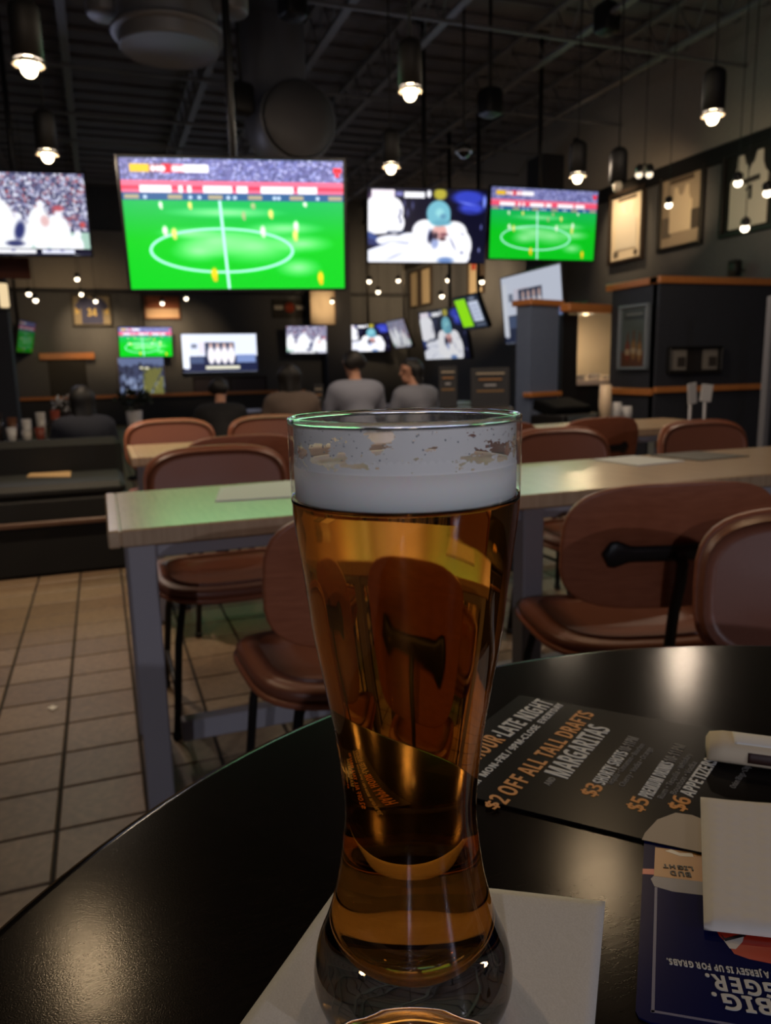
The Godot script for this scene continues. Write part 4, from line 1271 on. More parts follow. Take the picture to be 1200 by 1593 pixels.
func partitions() -> void:
	# booth partition at the right wall
	struct("wall_partition", box(box(tool(-1), Vector3((5.285 + 7.3) / 2, 0.94, -6.40), Vector3(7.3 - 5.285, 1.88, 0.1)), Vector3(5.335, 0.94, -6.75), Vector3(0.1, 1.88, 0.72)), mats["wall_dark"])
	struct("trim_4", box(box(tool(-1), Vector3((5.27 + 7.3) / 2, 1.91, -6.40), Vector3(2.06, 0.07, 0.16), 0.008), Vector3(5.335, 1.91, -6.77), Vector3(0.16, 0.07, 0.84), 0.008), mats["trim_wood"])
	struct("trim_5", box(box(tool(-1), Vector3((5.27 + 7.3) / 2, 0.83, -6.33), Vector3(2.06, 0.06, 0.05), 0.006), Vector3(5.265, 0.81, -6.75), Vector3(0.05, 0.07, 0.74), 0.006), mats["trim_wood"])
	# the smaller one, the screens' blue light put into its colour, with orange caps
	struct("wall_partition_low", box(tool(-1), Vector3(4.4, 0.86, -7.17), Vector3(0.44, 1.72, 0.2), 0.0, Basis(Vector3.UP, 0.3)), mats["wall_screen_tint"])
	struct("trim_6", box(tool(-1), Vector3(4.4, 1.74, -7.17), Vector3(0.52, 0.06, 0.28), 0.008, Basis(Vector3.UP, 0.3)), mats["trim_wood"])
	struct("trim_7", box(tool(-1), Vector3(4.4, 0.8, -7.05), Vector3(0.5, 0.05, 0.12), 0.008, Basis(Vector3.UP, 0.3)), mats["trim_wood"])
	struct("trim_8", box(tool(-1), Vector3(4.96, 1.69, -7.1), Vector3(0.72, 0.085, 0.14), 0.01, Basis(Vector3.UP, 0.28)), mats["trim_wood"])
	# the lit service station between them
	var t := thing("service_counter", "bright service counter in the opening between the two partitions", "counter", Vector3(5.5, 0, -7.62))
	obj("worktop", box(tool(-1), Vector3(0, 0.9, 0), Vector3(1.4, 0.06, 0.7), 0.008), mat(col(215, 195, 180), 0.4), t)
	obj("carcass", box(tool(-1), Vector3(0, 0.43, -0.03), Vector3(1.34, 0.86, 0.6), 0.004), mats["black"], t)
	struct("trim_10", box(tool(-1), Vector3(4.86, 0.82, -7.3), Vector3(0.2, 1.64, 0.1), 0.006), mats["black"])
	struct("wall_service", box(tool(-1), Vector3(6.1, 0.87, -8.5), Vector3(1.9, 1.74, 0.1)), mat(col(214, 200, 178), 0.6))
	t = thing("heat_lamp", "warm heat lamp over the bright service counter", "lamp", Vector3(5.4, 1.68, -7.75))
	obj("shade", lathe(tool(0), [Vector2(0.1, 0.0), Vector2(0.095, 0.05), Vector2(0.05, 0.13), Vector2(0.0, 0.15)], 20), mats["black"], t)
	obj("arm", tubes([Vector3(0, 0.13, 0), Vector3(0, 0.15, -0.3), Vector3(0, 0.02, -0.705)], 0.012, 8), mats["black"], t)
	obj("bulb", lathe(tool(0), [Vector2(0.0, -0.02), Vector2(0.03, -0.01), Vector2(0.04, 0.02), Vector2(0.03, 0.06), Vector2(0.0, 0.08)], 14), glow(col(255, 222, 170), 4.0), t)
	var o := OmniLight3D.new()
	o.light_color = col(255, 220, 172)
	o.light_energy = 0.8
	o.light_size = 0.04
	o.omni_range = 30.0
	o.omni_attenuation = 2.0
	o.shadow_enabled = true
	put(o, "bulb_light", t)
	o.position.y = 0.02
	for k in 5:
		t = thing("plate_stack", ["stack of white plates at the left end of the service counter", "second stack of white plates on the service counter", "middle stack of white plates on the service counter", "fourth stack of white plates on the service counter", "stack of white plates at the right end of the service counter"][k], "plates", Vector3(4.96 + 0.2 * k, 0.93, -7.5), 0.0, "plates on the service counter")
		for n in 3 + k % 3:
			obj("plate", lathe(tool(0), [Vector2(0.0, 0.0), Vector2(0.05, 0.0), Vector2(0.085, 0.012), Vector2(0.086, 0.015), Vector2(0.05, 0.006), Vector2(0.0, 0.006)], 20), mat(col(226, 220, 212), 0.3), t, Vector3(0, 0.013 * n, 0))
	# till and cups in front of it
	var lid_m := mat(col(12, 13, 14), 0.9, 0.0, "till_lid")
	lid_m.metallic_specular = 0.2
	t = thing("cash_register", "black till with a sloping lid on the stand before the service counter", "till", Vector3(3.82, 0.56, -5.75), 12)
	obj("drawer_box", box(tool(-1), Vector3(0, 0.06, 0), Vector3(0.46, 0.12, 0.4), 0.01), mats["black"], t)
	obj("lid", box(tool(-1), Vector3(0, 0.17, -0.04), Vector3(0.44, 0.1, 0.3), 0.015, Basis(Vector3.RIGHT, 0.25)), lid_m, t)
	obj("key_panel", box(tool(-1), Vector3(0, 0.085, 0.206), Vector3(0.34, 0.05, 0.012), 0.003), mat(col(70, 78, 84), 0.5), t)
	t = thing("till_stand", "black stand carrying the till", "stand", Vector3(4.02, 0, -5.78), 12)
	obj("top", box(tool(-1), Vector3(0, 0.545, 0), Vector3(1.0, 0.03, 0.5), 0.004), mats["black"], t)
	obj("body", box(tool(-1), Vector3(0, 0.265, 0), Vector3(0.94, 0.53, 0.44), 0.004), mat(col(26, 26, 28), 0.6), t)
	var cup := [[4.2, -5.7, 0.36, "tall cream pitcher right of the till"], [4.33, -5.72, 0.2, "white cup beside the tall cream pitcher"], [4.46, -5.74, 0.16, "short white cup at the right end of the till stand"]]
	for k in 3:
		t = thing("cup", cup[k][3], "cup", Vector3(cup[k][0], 0.56, cup[k][1]), 0.0, "cups beside the till")
		var hh: float = cup[k][2]
		obj("body", lathe(tool(0), [Vector2(0.0, 0.0), Vector2(0.04, 0.0), Vector2(0.055, hh * 0.5), Vector2(0.05, hh), Vector2(0.045, hh), Vector2(0.045, 0.03), Vector2(0.0, 0.02)], 20), mat(col(214, 190, 160) if k == 0 else col(190, 190, 192), 0.4), t)
	# upright grey post at the right edge and the pair of slim stands with white cards
	struct("trim_9", box(tool(-1), Vector3(5.02, 0.8, -4.72), Vector3(0.06, 1.6, 0.06), 0.006), mat(col(118, 120, 128), 0.5))
	for k in 2:
		t = thing("card_stand", ["slim post with a white card in front of the dark partition, left of two", "slim post with a white card in front of the dark partition, right of two"][k], "card stand", Vector3(4.5 + 0.15 * k, 0, -4.98), 8.0 - 20.0 * k, "slim card stands")
		obj("post", tubes([Vector3(0, 0.02, 0), Vector3(0, 0.84, 0)], 0.014, 8), mat(col(150, 150, 156), 0.4, 0.5), t)
		obj("base", lathe(tool(0), [Vector2(0.0, 0.0), Vector2(0.065, 0.0), Vector2(0.065, 0.012), Vector2(0.03, 0.03), Vector2(0.0, 0.03)], 20), mats["black"], t)
		obj("card", box(tool(-1), Vector3(0.0, 0.85, 0.012), Vector3(0.1, 0.17 - 0.03 * k, 0.008), 0.002, Basis(Vector3.BACK, 0.12 * (1 - 2 * k))), mat(col(206, 206, 208), 0.6), t)

func seating() -> void:
	var g := "brown wood-backed dining chairs"
	wood_table(Vector3(-0.012, 0, -1.8), 3.3, 0.6, [0.072, 1.13, 2.2, 3.2], "long pale wooden table with grey legs behind the beer, mirroring green light")
	wood_table(Vector3(0.1, 0, -3.4), 3.3, 0.6, [0.072, 1.25, 3.2], "second pale wooden table, one row further back")
	chair_proto = make_chair("orange-brown chair with black back bracket, turned to the wooden table, right of the beer")
	chair_proto.position = Vector3(1.22, 0, -1.543)
	chair_proto.rotation_degrees.y = -14.0
	dup(chair_proto, Vector3(0.5, 0, -1.6), 2.0, "orange-brown chair half hidden behind the left side of the beer glass")
	dup(chair_proto, Vector3(1.03, 0, -0.73), 139.0, "brown chair facing the dark round table, cut by the right edge")
	dup(chair_proto, Vector3(0.36, 0, -2.46), 180.0, "brown chair across the wooden table at its left end, seat catching green light")
	dup(chair_proto, Vector3(1.75, 0, -2.46), 180.0, "brown chair across the wooden table, just right of the beer rim")
	dup(chair_proto, Vector3(2.5, 0, -2.46), 180.0, "brown chair across the wooden table at the far right")
	dup(chair_proto, Vector3(0.53, 0, -3.36), 0.0, "brown chair with its back to us at the left end of the second table")
	dup(chair_proto, Vector3(1.7, 0, -3.36), 0.0, "brown chair at the second table hidden partly by the beer rim's right side")
	dup(chair_proto, Vector3(2.27, 0, -3.36), 4.0, "brown chair with a dark bracket at the second table, right part")
	dup(chair_proto, Vector3(0.35, 0, -4.22), 180.0, "furthest left brown chair, across the second table")
	dup(chair_proto, Vector3(0.92, 0, -4.22), 180.0, "brown chair across the second table, beside the furthest left one")
	var scrap := obj("paper_scrap", sheet([-0.255, -2.635, -0.24, -2.65, -0.222, -2.63, -0.238, -2.61], 0.0005, 0.004), mat(col(230, 225, 215), 0.6))
	tag(scrap, "tiny white paper scrap lying on the tiled floor of the aisle", "paper scrap")
	# papers on the wooden tables
	var paper := mat(col(196, 200, 204), 0.6)
	var m := obj("menu_sheet", sheet([0.27, -2.086, 0.32, -2.33, 0.6, -2.38, 0.55, -2.05], 0.7505, 0.003), paper)
	tag(m, "pale paper menu on the wooden table at the left of the beer", "menu", "menus on the wooden table")
	m = obj("menu_sheet", sheet([1.70, -2.37, 1.896, -2.385, 1.95, -2.17, 1.72, -2.14], 0.7505, 0.003), paper)
	tag(m, "white paper menu lying on the wooden table right of the beer", "menu", "menus on the wooden table")
	m = obj("menu_sheet", sheet([1.96, -2.37, 2.2, -2.385, 2.25, -2.17, 2.0, -2.15], 0.7505, 0.003), mat(col(60, 56, 52), 0.5))
	tag(m, "dark menu beside the white paper on the wooden table", "menu", "menus on the wooden table")

func far_things() -> void:
	# third row: where the people sit
	var black: Material = mats["black"]
	var t := thing("bar_table", "dark table in front of the seated people", "table", Vector3(2.3, 0, -6.95))
	obj("tabletop", box(tool(-1), Vector3(0, 0.735, 0), Vector3(2.6, 0.03, 0.7), 0.005), mat(col(60, 48, 40), 0.4), t)
	for x in [-1.2, 1.2]:
		for z in [-0.3, 0.3]:
			obj("leg", box(tool(-1), Vector3(x, 0.36, z), Vector3(0.06, 0.72, 0.06), 0.004), black, t)
	var spots := [[2.11, -6.38, 0.0, "dark chair under the man in white"], [2.68, -6.42, 12.0, "dark chair under the woman in the pale top"], [1.52, -6.33, 0.0, "dark chair under the woman in tan"], [0.92, -6.42, -10.0, "dark chair under the hunched figure in black"]]
	for p in spots:
		t = thing("stool", p[3], "stool", Vector3(p[0], 0, p[1]), p[2], "dark stools under the seated people")
		obj("seat", slab(tool(0), 0.21, 0.2, 3.0, [[0.37, 0.01], [0.375, 0.0], [0.395, 0.0], [0.4, 0.01]]), black, t)
		for sx in [-1.0, 1.0]:
			for sz in [-1.0, 1.0]:
				obj("leg", tubes([Vector3(0.15 * sx, 0.375, 0.14 * sz), Vector3(0.19 * sx, 0.0, 0.18 * sz)], 0.013, 8), black, t)
	# table tents with menus
	var tents := [[3.2, 0.75, -5.98, 0.34, 0.34, "large black menu stand with pale lines, right of the woman"], [2.85, 0.75, -6.1, 0.16, 0.36, "narrow black menu stand between the woman and the large one"], [1.86, 0.75, -6.75, 0.09, 0.23, "small black menu stand left of the man in white"]]
	for k in 3:
		var p: Array = tents[k]
		t = thing("menu_stand", p[5], "menu stand", Vector3(p[0], p[1], p[2]), -22.0, "black menu stands")
		obj("board", box(tool(-1), Vector3(0, p[4] / 2, 0), Vector3(p[3], p[4], 0.012), 0.003, Basis(Vector3.RIGHT, -0.1)), mat(col(24, 24, 28), 0.5), t)
		obj("base", box(tool(-1), Vector3(0, 0.008, 0), Vector3(p[3] * 0.9, 0.016, 0.09), 0.003), black, t)
		for n in int(p[4] / 0.055):
			var lw: float = p[3] * [0.72, 0.6, 0.3, 0.7][n % 4]
			obj("print_line", box(tool(-1), Vector3(0, p[4] - 0.05 - n * 0.05, 0.008 + 0.1 * (p[4] / 2 - 0.05 - n * 0.05) * -1.0 * 0.0), Vector3(lw, 0.016, 0.006), 0.0, Basis(Vector3.RIGHT, -0.1)), mat([col(150, 138, 120), col(140, 100, 60), col(150, 150, 156), col(120, 90, 50)][n % 4], 0.6), t)
	t = thing("side_table", "dark table under the menu stands by the blue partition", "table", Vector3(3.05, 0, -6.08), -22)
	obj("tabletop", box(tool(-1), Vector3(0, 0.735, 0), Vector3(0.72, 0.03, 0.45), 0.005), mat(col(50, 42, 38), 0.4), t)
	obj("column", tubes([Vector3(0, 0.03, 0), Vector3(0, 0.72, 0)], 0.04, 12), black, t)
	obj("base", lathe(tool(0), [Vector2(0, 0), Vector2(0.25, 0.0), Vector2(0.25, 0.015), Vector2(0.05, 0.035), Vector2(0, 0.035)], 24), black, t)
	# left side: dark tables and booths beyond the aisle
	t = thing("booth", "low black booth block standing at the end of the tiled aisle", "booth", Vector3(-0.55, 0, -4.85))
	obj("seat_block", box(tool(-1), Vector3(0, 0.22, 0), Vector3(1.3, 0.44, 0.7), 0.02), mat(col(6, 6, 6), 0.8), t)
	obj("cushion", box(tool(-1), Vector3(0, 0.47, 0.02), Vector3(1.28, 0.08, 0.66), 0.03), mat(col(7, 7, 7), 0.7), t)
	obj("back", box(tool(-1), Vector3(0, 0.5, -0.31), Vector3(1.3, 0.42, 0.12), 0.04), mat(col(6, 6, 6), 0.8), t)
	obj("kick_rail", box(tool(-1), Vector3(0, 0.3, 0.36), Vector3(1.3, 0.03, 0.02), 0.005), mat(col(90, 62, 42), 0.5), t)
	var pm := obj("lit_top_patch", sheet([-0.45, -4.92, -0.205, -4.8, -0.212, -5.06, -0.445, -5.08], 0.5105, 0.006), mat(col(196, 160, 116), 0.4))  # pale colour stands in for light reflected off a table top
	tag(pm, "pale tan sheet on the black booth standing in for a lit table top", "place mat")
	t = thing("back_table", "long dark table crowded with glasses at the far left", "table", Vector3(-0.75, 0, -7.75))
	obj("tabletop", box(tool(-1), Vector3(0, 0.5, 0), Vector3(1.3, 0.03, 0.6), 0.006), mat(col(34, 28, 26), 0.3), t)
	obj("pedestal", box(tool(-1), Vector3(0, 0.25, 0), Vector3(1.0, 0.48, 0.4), 0.02), black, t)
	var r := RandomNumberGenerator.new()
	r.seed = 12
	var kinds := ["pale", "brown", "reddish", "white", "dark"]
	var tones := [col(200, 196, 190), col(110, 74, 54), col(140, 70, 56), col(220, 218, 214), col(50, 44, 44)]
	var wheres := ["nearest the left edge", "second from the left edge", "third from the left edge", "left of the middle", "at the middle", "right of the middle", "third from the right end", "second from the right end", "at the right end"]
	for row in 2:
		for k in 9:
			var c := (k * 2 + row * 3) % 5
			t = thing("tumbler", "%s tumbler in the %s row on the crowded dark table, %s" % [kinds[c], ["front", "back"][row], wheres[k]], "tumbler", Vector3(-1.3 + 0.125 * k + r.randf() * 0.03, 0.515, -7.6 - 0.22 * row + r.randf() * 0.04), 0.0, "tumblers on the crowded far left table")
			var hh := r.randf_range(0.1, 0.2) + 0.07 * row
			obj("cup", lathe(tool(0), [Vector2(0.0, 0.0), Vector2(0.034, 0.0), Vector2(0.044, hh), Vector2(0.04, hh), Vector2(0.032, 0.012), Vector2(0.0, 0.012)], 14), mat(tones[c], 0.25), t)
			obj("drink", lathe(tool(0), [Vector2(0.0, 0.012), Vector2(0.0325, 0.012), Vector2(0.038, hh * 0.72), Vector2(0.0, hh * 0.73)], 12), mat(tones[(c + 2) % 5], 0.3), t)
	# planters
	t = thing("potted_plant", "dark round-leaved bush in a white pot in front of the far window", "plant", Vector3(0.315, 0.0, -8.45))
	plant(t, Vector3(0, 0.84, 0), 0.17, 0.11, 110, col(24, 36, 24), 0.05, 3)
	obj("pot", lathe(tool(0), [Vector2(0.0, 0.42), Vector2(0.06, 0.42), Vector2(0.085, 0.72), Vector2(0.075, 0.72), Vector2(0.065, 0.68), Vector2(0.0, 0.68)], 20), mat(col(190, 188, 190), 0.4), t)
	obj("pot_stand", lathe(tool(0), [Vector2(0.0, 0.0), Vector2(0.12, 0.0), Vector2(0.12, 0.02), Vector2(0.04, 0.04), Vector2(0.04, 0.42), Vector2(0.0, 0.42)], 16), black, t)
	t = thing("flower_vase", "white flowers in a small dark vase on the crowded far left table", "flowers", Vector3(-0.33, 0.515, -7.95))
	plant(t, Vector3(0, 0.28, 0), 0.12, 0.12, 60, col(190, 188, 186), 0.035, 4)
	obj("vase", lathe(tool(0), [Vector2(0.0, 0.0), Vector2(0.04, 0.0), Vector2(0.05, 0.08), Vector2(0.025, 0.17), Vector2(0.03, 0.19), Vector2(0.0, 0.18)], 16), mat(col(40, 34, 34), 0.3), t)
	# a sconce and a hanging at the left edge
	t = thing("wall_sconce", "cream glowing sconce panel on the pillar at the left edge", "sconce", Vector3(-0.98, 2.05, -10.35), 20)
	obj("panel", box(tool(-1), Vector3(0, 0, 0), Vector3(0.1, 0.28, 0.05), 0.015), glow(col(255, 226, 176), 0.9), t)
	obj("back_plate", box(tool(-1), Vector3(0, 0, -0.04), Vector3(0.14, 0.34, 0.03), 0.008), black, t)
	struct("wall_pillar", box(tool(-1), Vector3(-1.15, CEIL / 2, -10.6), Vector3(0.36, CEIL, 0.36)), mats["wall_dark"])
	var f := obj("banner", box(tool(-1), Vector3(0, 0, 0), Vector3(0.4, 0.24, 0.03), 0.006), mat(col(110, 62, 46), 0.8), self, Vector3(-0.86, 2.36, -10.3))
	tag(f, "small reddish banner under the crowd screen at the left edge", "banner")

func plant(parent: Node3D, at: Vector3, rx: float, ry: float, n: int, c: Color, size: float, seed_: int) -> void:
	var r := RandomNumberGenerator.new()
	r.seed = seed_
	var leaf := tool(0)
	var pts := [Vector3(0, 0, 0), Vector3(0.45, 0.12, 0.3), Vector3(0.32, 0.2, 0.75), Vector3(0, 0.06, 1.0), Vector3(-0.32, 0.2, 0.75), Vector3(-0.45, 0.12, 0.3)]
	for k in range(1, 5):
		tri(leaf, pts[0] * size, pts[k] * size, pts[k + 1] * size, Vector3(0, -1, 0))
	var lm := fin(leaf)
	var m := mat(c, 0.6)
	for k in n:
		var d := Vector3(r.randfn(), r.randfn() * 0.8 + 0.2, r.randfn()).normalized()
		var rad := pow(r.randf(), 0.4)
		var o := obj("leaf", lm, m, parent, at + Vector3(d.x * rx, d.y * ry, d.z * rx) * rad)
		o.basis = Basis.looking_at(-(d + Vector3(r.randf() - 0.5, r.randf() - 0.5, r.randf() - 0.5) * 0.6).normalized(), Vector3.UP if absf(d.y) < 0.9 else Vector3.RIGHT).rotated(d, r.randf() * TAU)
	for k in 5:
		var d := Vector3(r.randf() - 0.5, 0.9, r.randf() - 0.5)
		obj("stem", tubes([at + Vector3(0, -ry - 0.06, 0), at + Vector3(d.x * rx, 0, d.z * rx)], 0.005, 6), mat(col(50, 44, 34), 0.7), parent)

func people() -> void:
	person(Vector3(2.11, 0, -6.38), 0.0, 0.96, "man in a white shirt seen from behind, dark hair, seated beneath the far screens", col(128, 132, 148), col(34, 36, 44), col(24, 20, 18), false, 8.0, 0.12, 0.9)
	person(Vector3(2.72, 0, -6.42), 14.0, 0.9, "woman in a pale top with long dark hair, face turned left towards the man", col(118, 121, 134), col(36, 36, 44), col(20, 17, 16), true, 78.0, 0.18, 1.0)
	person(Vector3(1.52, 0, -6.33), 0.0, 0.88, "woman in a tan top with long dark hair, left of the man in white", col(96, 82, 74), col(36, 36, 44), col(20, 17, 16), true, -12.0, 0.14, 1.0)
	person(Vector3(0.92, 0, -6.42), -10.0, 0.8, "hunched figure in a black hooded top in front of the white far screen", col(20, 20, 23), col(24, 24, 28), col(18, 16, 16), false, -20.0, 0.42, 1.0)
	person(Vector3(-0.12, 0, -5.72), 12.0, 0.78, "figure in a dark navy top with dark hair at the end of the aisle", col(26, 30, 44), col(24, 24, 28), col(18, 16, 16), true, 20.0, 0.1, 1.0)

func near_table() -> void:
	# ---------------------------------------------------------------- the dark round table
	var t := thing("round_table", "dark brown round table carrying the beer", "table", Vector3(0.338, 0, -0.063))
	var dark := StandardMaterial3D.new()
	dark.albedo_texture = noise_tex(3.0, 4, col(17, 13, 11), col(26, 20, 17), 51, 256, Vector3(0.6, 5, 1))
	dark.uv1_triplanar = true
	dark.uv1_scale = Vector3(6, 6, 6)
	dark.roughness = 0.14
	dark.metallic_specular = 0.22
	dark.normal_enabled = true
	dark.normal_scale = 0.03
	var fine := NoiseTexture2D.new()
	fine.width = 512
	fine.height = 512
	fine.seamless = true
	fine.as_normal_map = true
	fine.bump_strength = 3.0
	var fn := FastNoiseLite.new()
	fn.seed = 5
	fn.frequency = 0.4
	fn.fractal_octaves = 2
	fine.noise = fn
	dark.normal_texture = fine
	dark.uv1_triplanar_sharpness = 4.0
	var prof := [Vector2(0.0, 0.8), Vector2(0.505, 0.8), Vector2(0.512, 0.803), Vector2(0.517, 0.81), Vector2(0.518, 0.818), Vector2(0.517, 0.828), Vector2(0.513, 0.8335), Vector2(0.508, TABLE_Y), Vector2(0.5065, TABLE_Y), Vector2(0.505, TABLE_Y), Vector2(0.3, TABLE_Y), Vector2(0.0, TABLE_Y)]
	obj("tabletop", lathe(tool(0), prof, 128), dark, t)
	obj("column", lathe(tool(0), [Vector2(0.0, 0.03), Vector2(0.045, 0.03), Vector2(0.04, 0.4), Vector2(0.04, 0.78), Vector2(0.14, 0.8), Vector2(0.0, 0.8)], 24), mats["black"], t)
	obj("base", lathe(tool(0), [Vector2(0.0, 0.0), Vector2(0.28, 0.0), Vector2(0.285, 0.012), Vector2(0.06, 0.035), Vector2(0.0, 0.035)], 40), mats["black"], t)
	# ---------------------------------------------------------------- papers
	var tissue := StandardMaterial3D.new()
	tissue.albedo_texture = noise_tex(9.0, 3, col(200, 193, 186), col(216, 210, 204), 61)
	tissue.uv1_triplanar = true
	tissue.uv1_scale = Vector3(18, 18, 18)
	tissue.roughness = 0.95
	var n1 := obj("paper_napkin", napkin([Vector2(0.103, -0.349), Vector2(0.2155, -0.279), Vector2(0.12, -0.163), Vector2(0.006, -0.246)], TABLE_Y, 0.0016, 3, 0.0006), tissue)
	tag(n1, "white square paper napkin under the beer glass", "napkin")
	var y := TABLE_Y + 0.0003
	var blue := mat(col(13, 17, 66), 0.24, 0.0, "flyer")
	blue.metallic_specular = 0.13
	var fl := obj("flyer", sheet([0.271, -0.318, 0.1868, -0.2195, 0.186, -0.2165, 0.1885, -0.213, 0.34, -0.111, 0.43, -0.212], y, 0.0007), blue)
	tag(fl, "blue glossy flyer lying upside down at the right edge, partly under the menu", "flyer")
	y += 0.0007
	obj("printed_can", sheet([0.2675, -0.3048, 0.2507, -0.2856, 0.2707, -0.2724, 0.2753, -0.27, 0.292, -0.2877], y, 0.00006), mat(col(176, 118, 48), 0.35), fl)
	obj("printed_base", sheet([0.2476, -0.2843, 0.2455, -0.2789, 0.2513, -0.2723, 0.2633, -0.2644, 0.2709, -0.2613, 0.2781, -0.2688, 0.2707, -0.2724, 0.2505, -0.2855], y, 0.00006), mat(col(96, 98, 112), 0.35), fl)
	obj("printed_strip", sheet([0.2492, -0.2925, 0.2547, -0.2899, 0.2513, -0.2864, 0.2462, -0.289], y, 0.00006), mat(col(196, 62, 34), 0.35), fl)
	obj("printed_scroll", sheet([0.2702, -0.3001, 0.2746, -0.2934, 0.2809, -0.2901, 0.2825, -0.293, 0.2764, -0.2955, 0.2742, -0.2999], y + 0.0001, 0.00006), mat(col(226, 214, 190), 0.4), fl)
	obj("printed_motif", sheet([0.2538, -0.2478, 0.2502, -0.2397, 0.2498, -0.2338, 0.2482, -0.2286, 0.252, -0.2237, 0.2589, -0.2181, 0.2632, -0.2159, 0.2837, -0.2347, 0.2682, -0.2431], y, 0.00006), mat(col(178, 46, 26), 0.35), fl)
	obj("printed_patch", sheet([0.25, -0.2367, 0.2487, -0.2318, 0.2509, -0.2304, 0.2573, -0.2328, 0.2609, -0.2354], y + 0.0001, 0.00006), mat(col(206, 198, 188), 0.4), fl)
	obj("printed_stroke", sheet([0.2516, -0.2402, 0.2514, -0.2372, 0.2613, -0.2363, 0.2651, -0.24, 0.2657, -0.2398, 0.2612, -0.2348, 0.2501, -0.2359], y + 0.0002, 0.00006), mat(col(18, 14, 16), 0.4), fl)
	var line := mat(col(66, 72, 118), 0.4)
	obj("printed_border", sheet([0.2453, -0.2784, 0.1922, -0.2165, 0.1932, -0.2157, 0.2463, -0.2776], y, 0.00006), line, fl)
	obj("printed_border", sheet([0.1922, -0.2167, 0.3222, -0.129, 0.3229, -0.13, 0.1929, -0.2177], y, 0.00006), line, fl)
	var ink: Material = mat(col(188, 184, 180), 0.5)
	var V := func(x: float, z: float) -> Vector3:
		return Vector3(x, y + 0.0002, z)
	var upf := Vector3(-0.559, 0, 0.829)
	write_on("BIG.", V.call(0.2425, -0.2035), V.call(0.2225, -0.2155), upf, 0.0085, ink, fl)
	write_on("BIGGER.", V.call(0.2605, -0.2025), V.call(0.2275, -0.2245), upf, 0.0085, ink, fl)
	write_on("SEE YOUR SECTION. A JERSEY IS UP FOR GRABS.", V.call(0.281, -0.1985), V.call(0.2185, -0.2385), upf, 0.0036, ink, fl)
	var dk := mat(col(30, 24, 24), 0.5)
	write_on("LIGHT", V.call(0.2742, -0.2836), V.call(0.2612, -0.2916), upf, 0.0032, dk, fl)
	write_on("BUD", V.call(0.2698, -0.2804), V.call(0.261, -0.2858), upf, 0.0038, dk, fl)
	# the black drinks menu
	var menu_m := mat(col(22, 19, 18), 0.24, 0.0, "menu")
	menu_m.metallic_specular = 0.13
	y = TABLE_Y + 0.0012
	var me := obj("drinks_menu", sheet([0.299, -0.506, 0.1655, -0.4195, 0.356, -0.215, 0.49, -0.301], y, 0.0008), menu_m)
	tag(me, "black glossy drinks menu with orange and white lettering, right of the beer", "menu")
	y += 0.0008
	var up := Vector3(-0.559, 0, -0.829)
	var wh: Material = mats["white_print"]
	var orange: Material = mats["orange_print"]
	var dim: Material = mats["grey_print"]
	V = func(x: float, z: float) -> Vector3:
		return Vector3(x, y + 0.0001, z)
	write_on("HAPPY HOUR", V.call(0.1855, -0.404), V.call(0.2515, -0.4435), up, 0.0155, orange, me)
	write_on("·LATE NIGHT", V.call(0.2525, -0.444), V.call(0.316, -0.481), up, 0.0155, wh, me)
	write_on("3PM-6PM  MON-FRI / 9PM-CLOSE  EVERYDAY", V.call(0.181, -0.3815), V.call(0.3218, -0.4763), up, 0.0055, wh, me)
	write_on("$", V.call(0.2025, -0.3690), V.call(0.2085, -0.3730), up, 0.009, orange, me)
	write_on("2 OFF ALL TALL DRAFTS", V.call(0.211, -0.3712), V.call(0.334, -0.453), up, 0.013, orange, me)
	write_on("AND", V.call(0.247, -0.3795), V.call(0.2555, -0.385), up, 0.0045, dim, me)
	write_on("MARGARITAS", V.call(0.262, -0.382), V.call(0.33, -0.428), up, 0.0165, wh, me)
	write_on("$3", V.call(0.2655, -0.3575), V.call(0.2775, -0.3656), up, 0.0105, orange, me)
	write_on("SHORTY SHOTS", V.call(0.2795, -0.3668), V.call(0.3195, -0.3945), up, 0.0085, wh, me)
	write_on("10-11PM", V.call(0.3205, -0.3952), V.call(0.3395, -0.4085), up, 0.008, dim, me)
	write_on("Tequila • Cinnamon • Bourbon", V.call(0.2835, -0.3655), V.call(0.3374, -0.3999), up, 0.0036, dim, me, "lettering", false)
	write_on("Cherry • Vodka • Orange", V.call(0.2895, -0.361), V.call(0.3387, -0.3935), up, 0.0036, dim, me, "lettering", false)
	write_on("$5", V.call(0.2815, -0.3335), V.call(0.294, -0.342), up, 0.0105, orange, me)
	write_on("PREMIUM DRINKS", V.call(0.2965, -0.343), V.call(0.338, -0.371), up, 0.0085, wh, me)
	write_on("10-11PM", V.call(0.339, -0.3717), V.call(0.3621, -0.3871), up, 0.008, dim, me)
	write_on("Rum • Tequila • Whiskey", V.call(0.3025, -0.3405), V.call(0.3575, -0.3765), up, 0.0036, dim, me, "lettering", false)
	write_on("Bourbon • Vodka", V.call(0.313, -0.341), V.call(0.3531, -0.3665), up, 0.0036, dim, me, "lettering", false)
	write_on("$6", V.call(0.305, -0.3245), V.call(0.318, -0.3335), up, 0.0105, orange, me)
	write_on("APPETIZERS", V.call(0.3205, -0.3345), V.call(0.3671, -0.3629), up, 0.0085, wh, me)
	write_on("Onion Rings • Chips", V.call(0.352, -0.333), V.call(0.383, -0.3505), up, 0.0036, dim, me, "lettering", false)
	obj("printed_bowl", sheet([0.2642, -0.312, 0.2699, -0.3165, 0.2853, -0.3244, 0.2998, -0.3259, 0.3071, -0.3203, 0.3093, -0.3154, 0.3071, -0.3036, 0.2985, -0.2795, 0.287, -0.2905], y, 0.00006), mat(col(150, 132, 112), 0.5), me)
	# right-hand napkin and the rolled cutlery
	var bump := StandardMaterial3D.new()
	bump.albedo_color = col(212, 202, 192)
	bump.roughness = 0.95
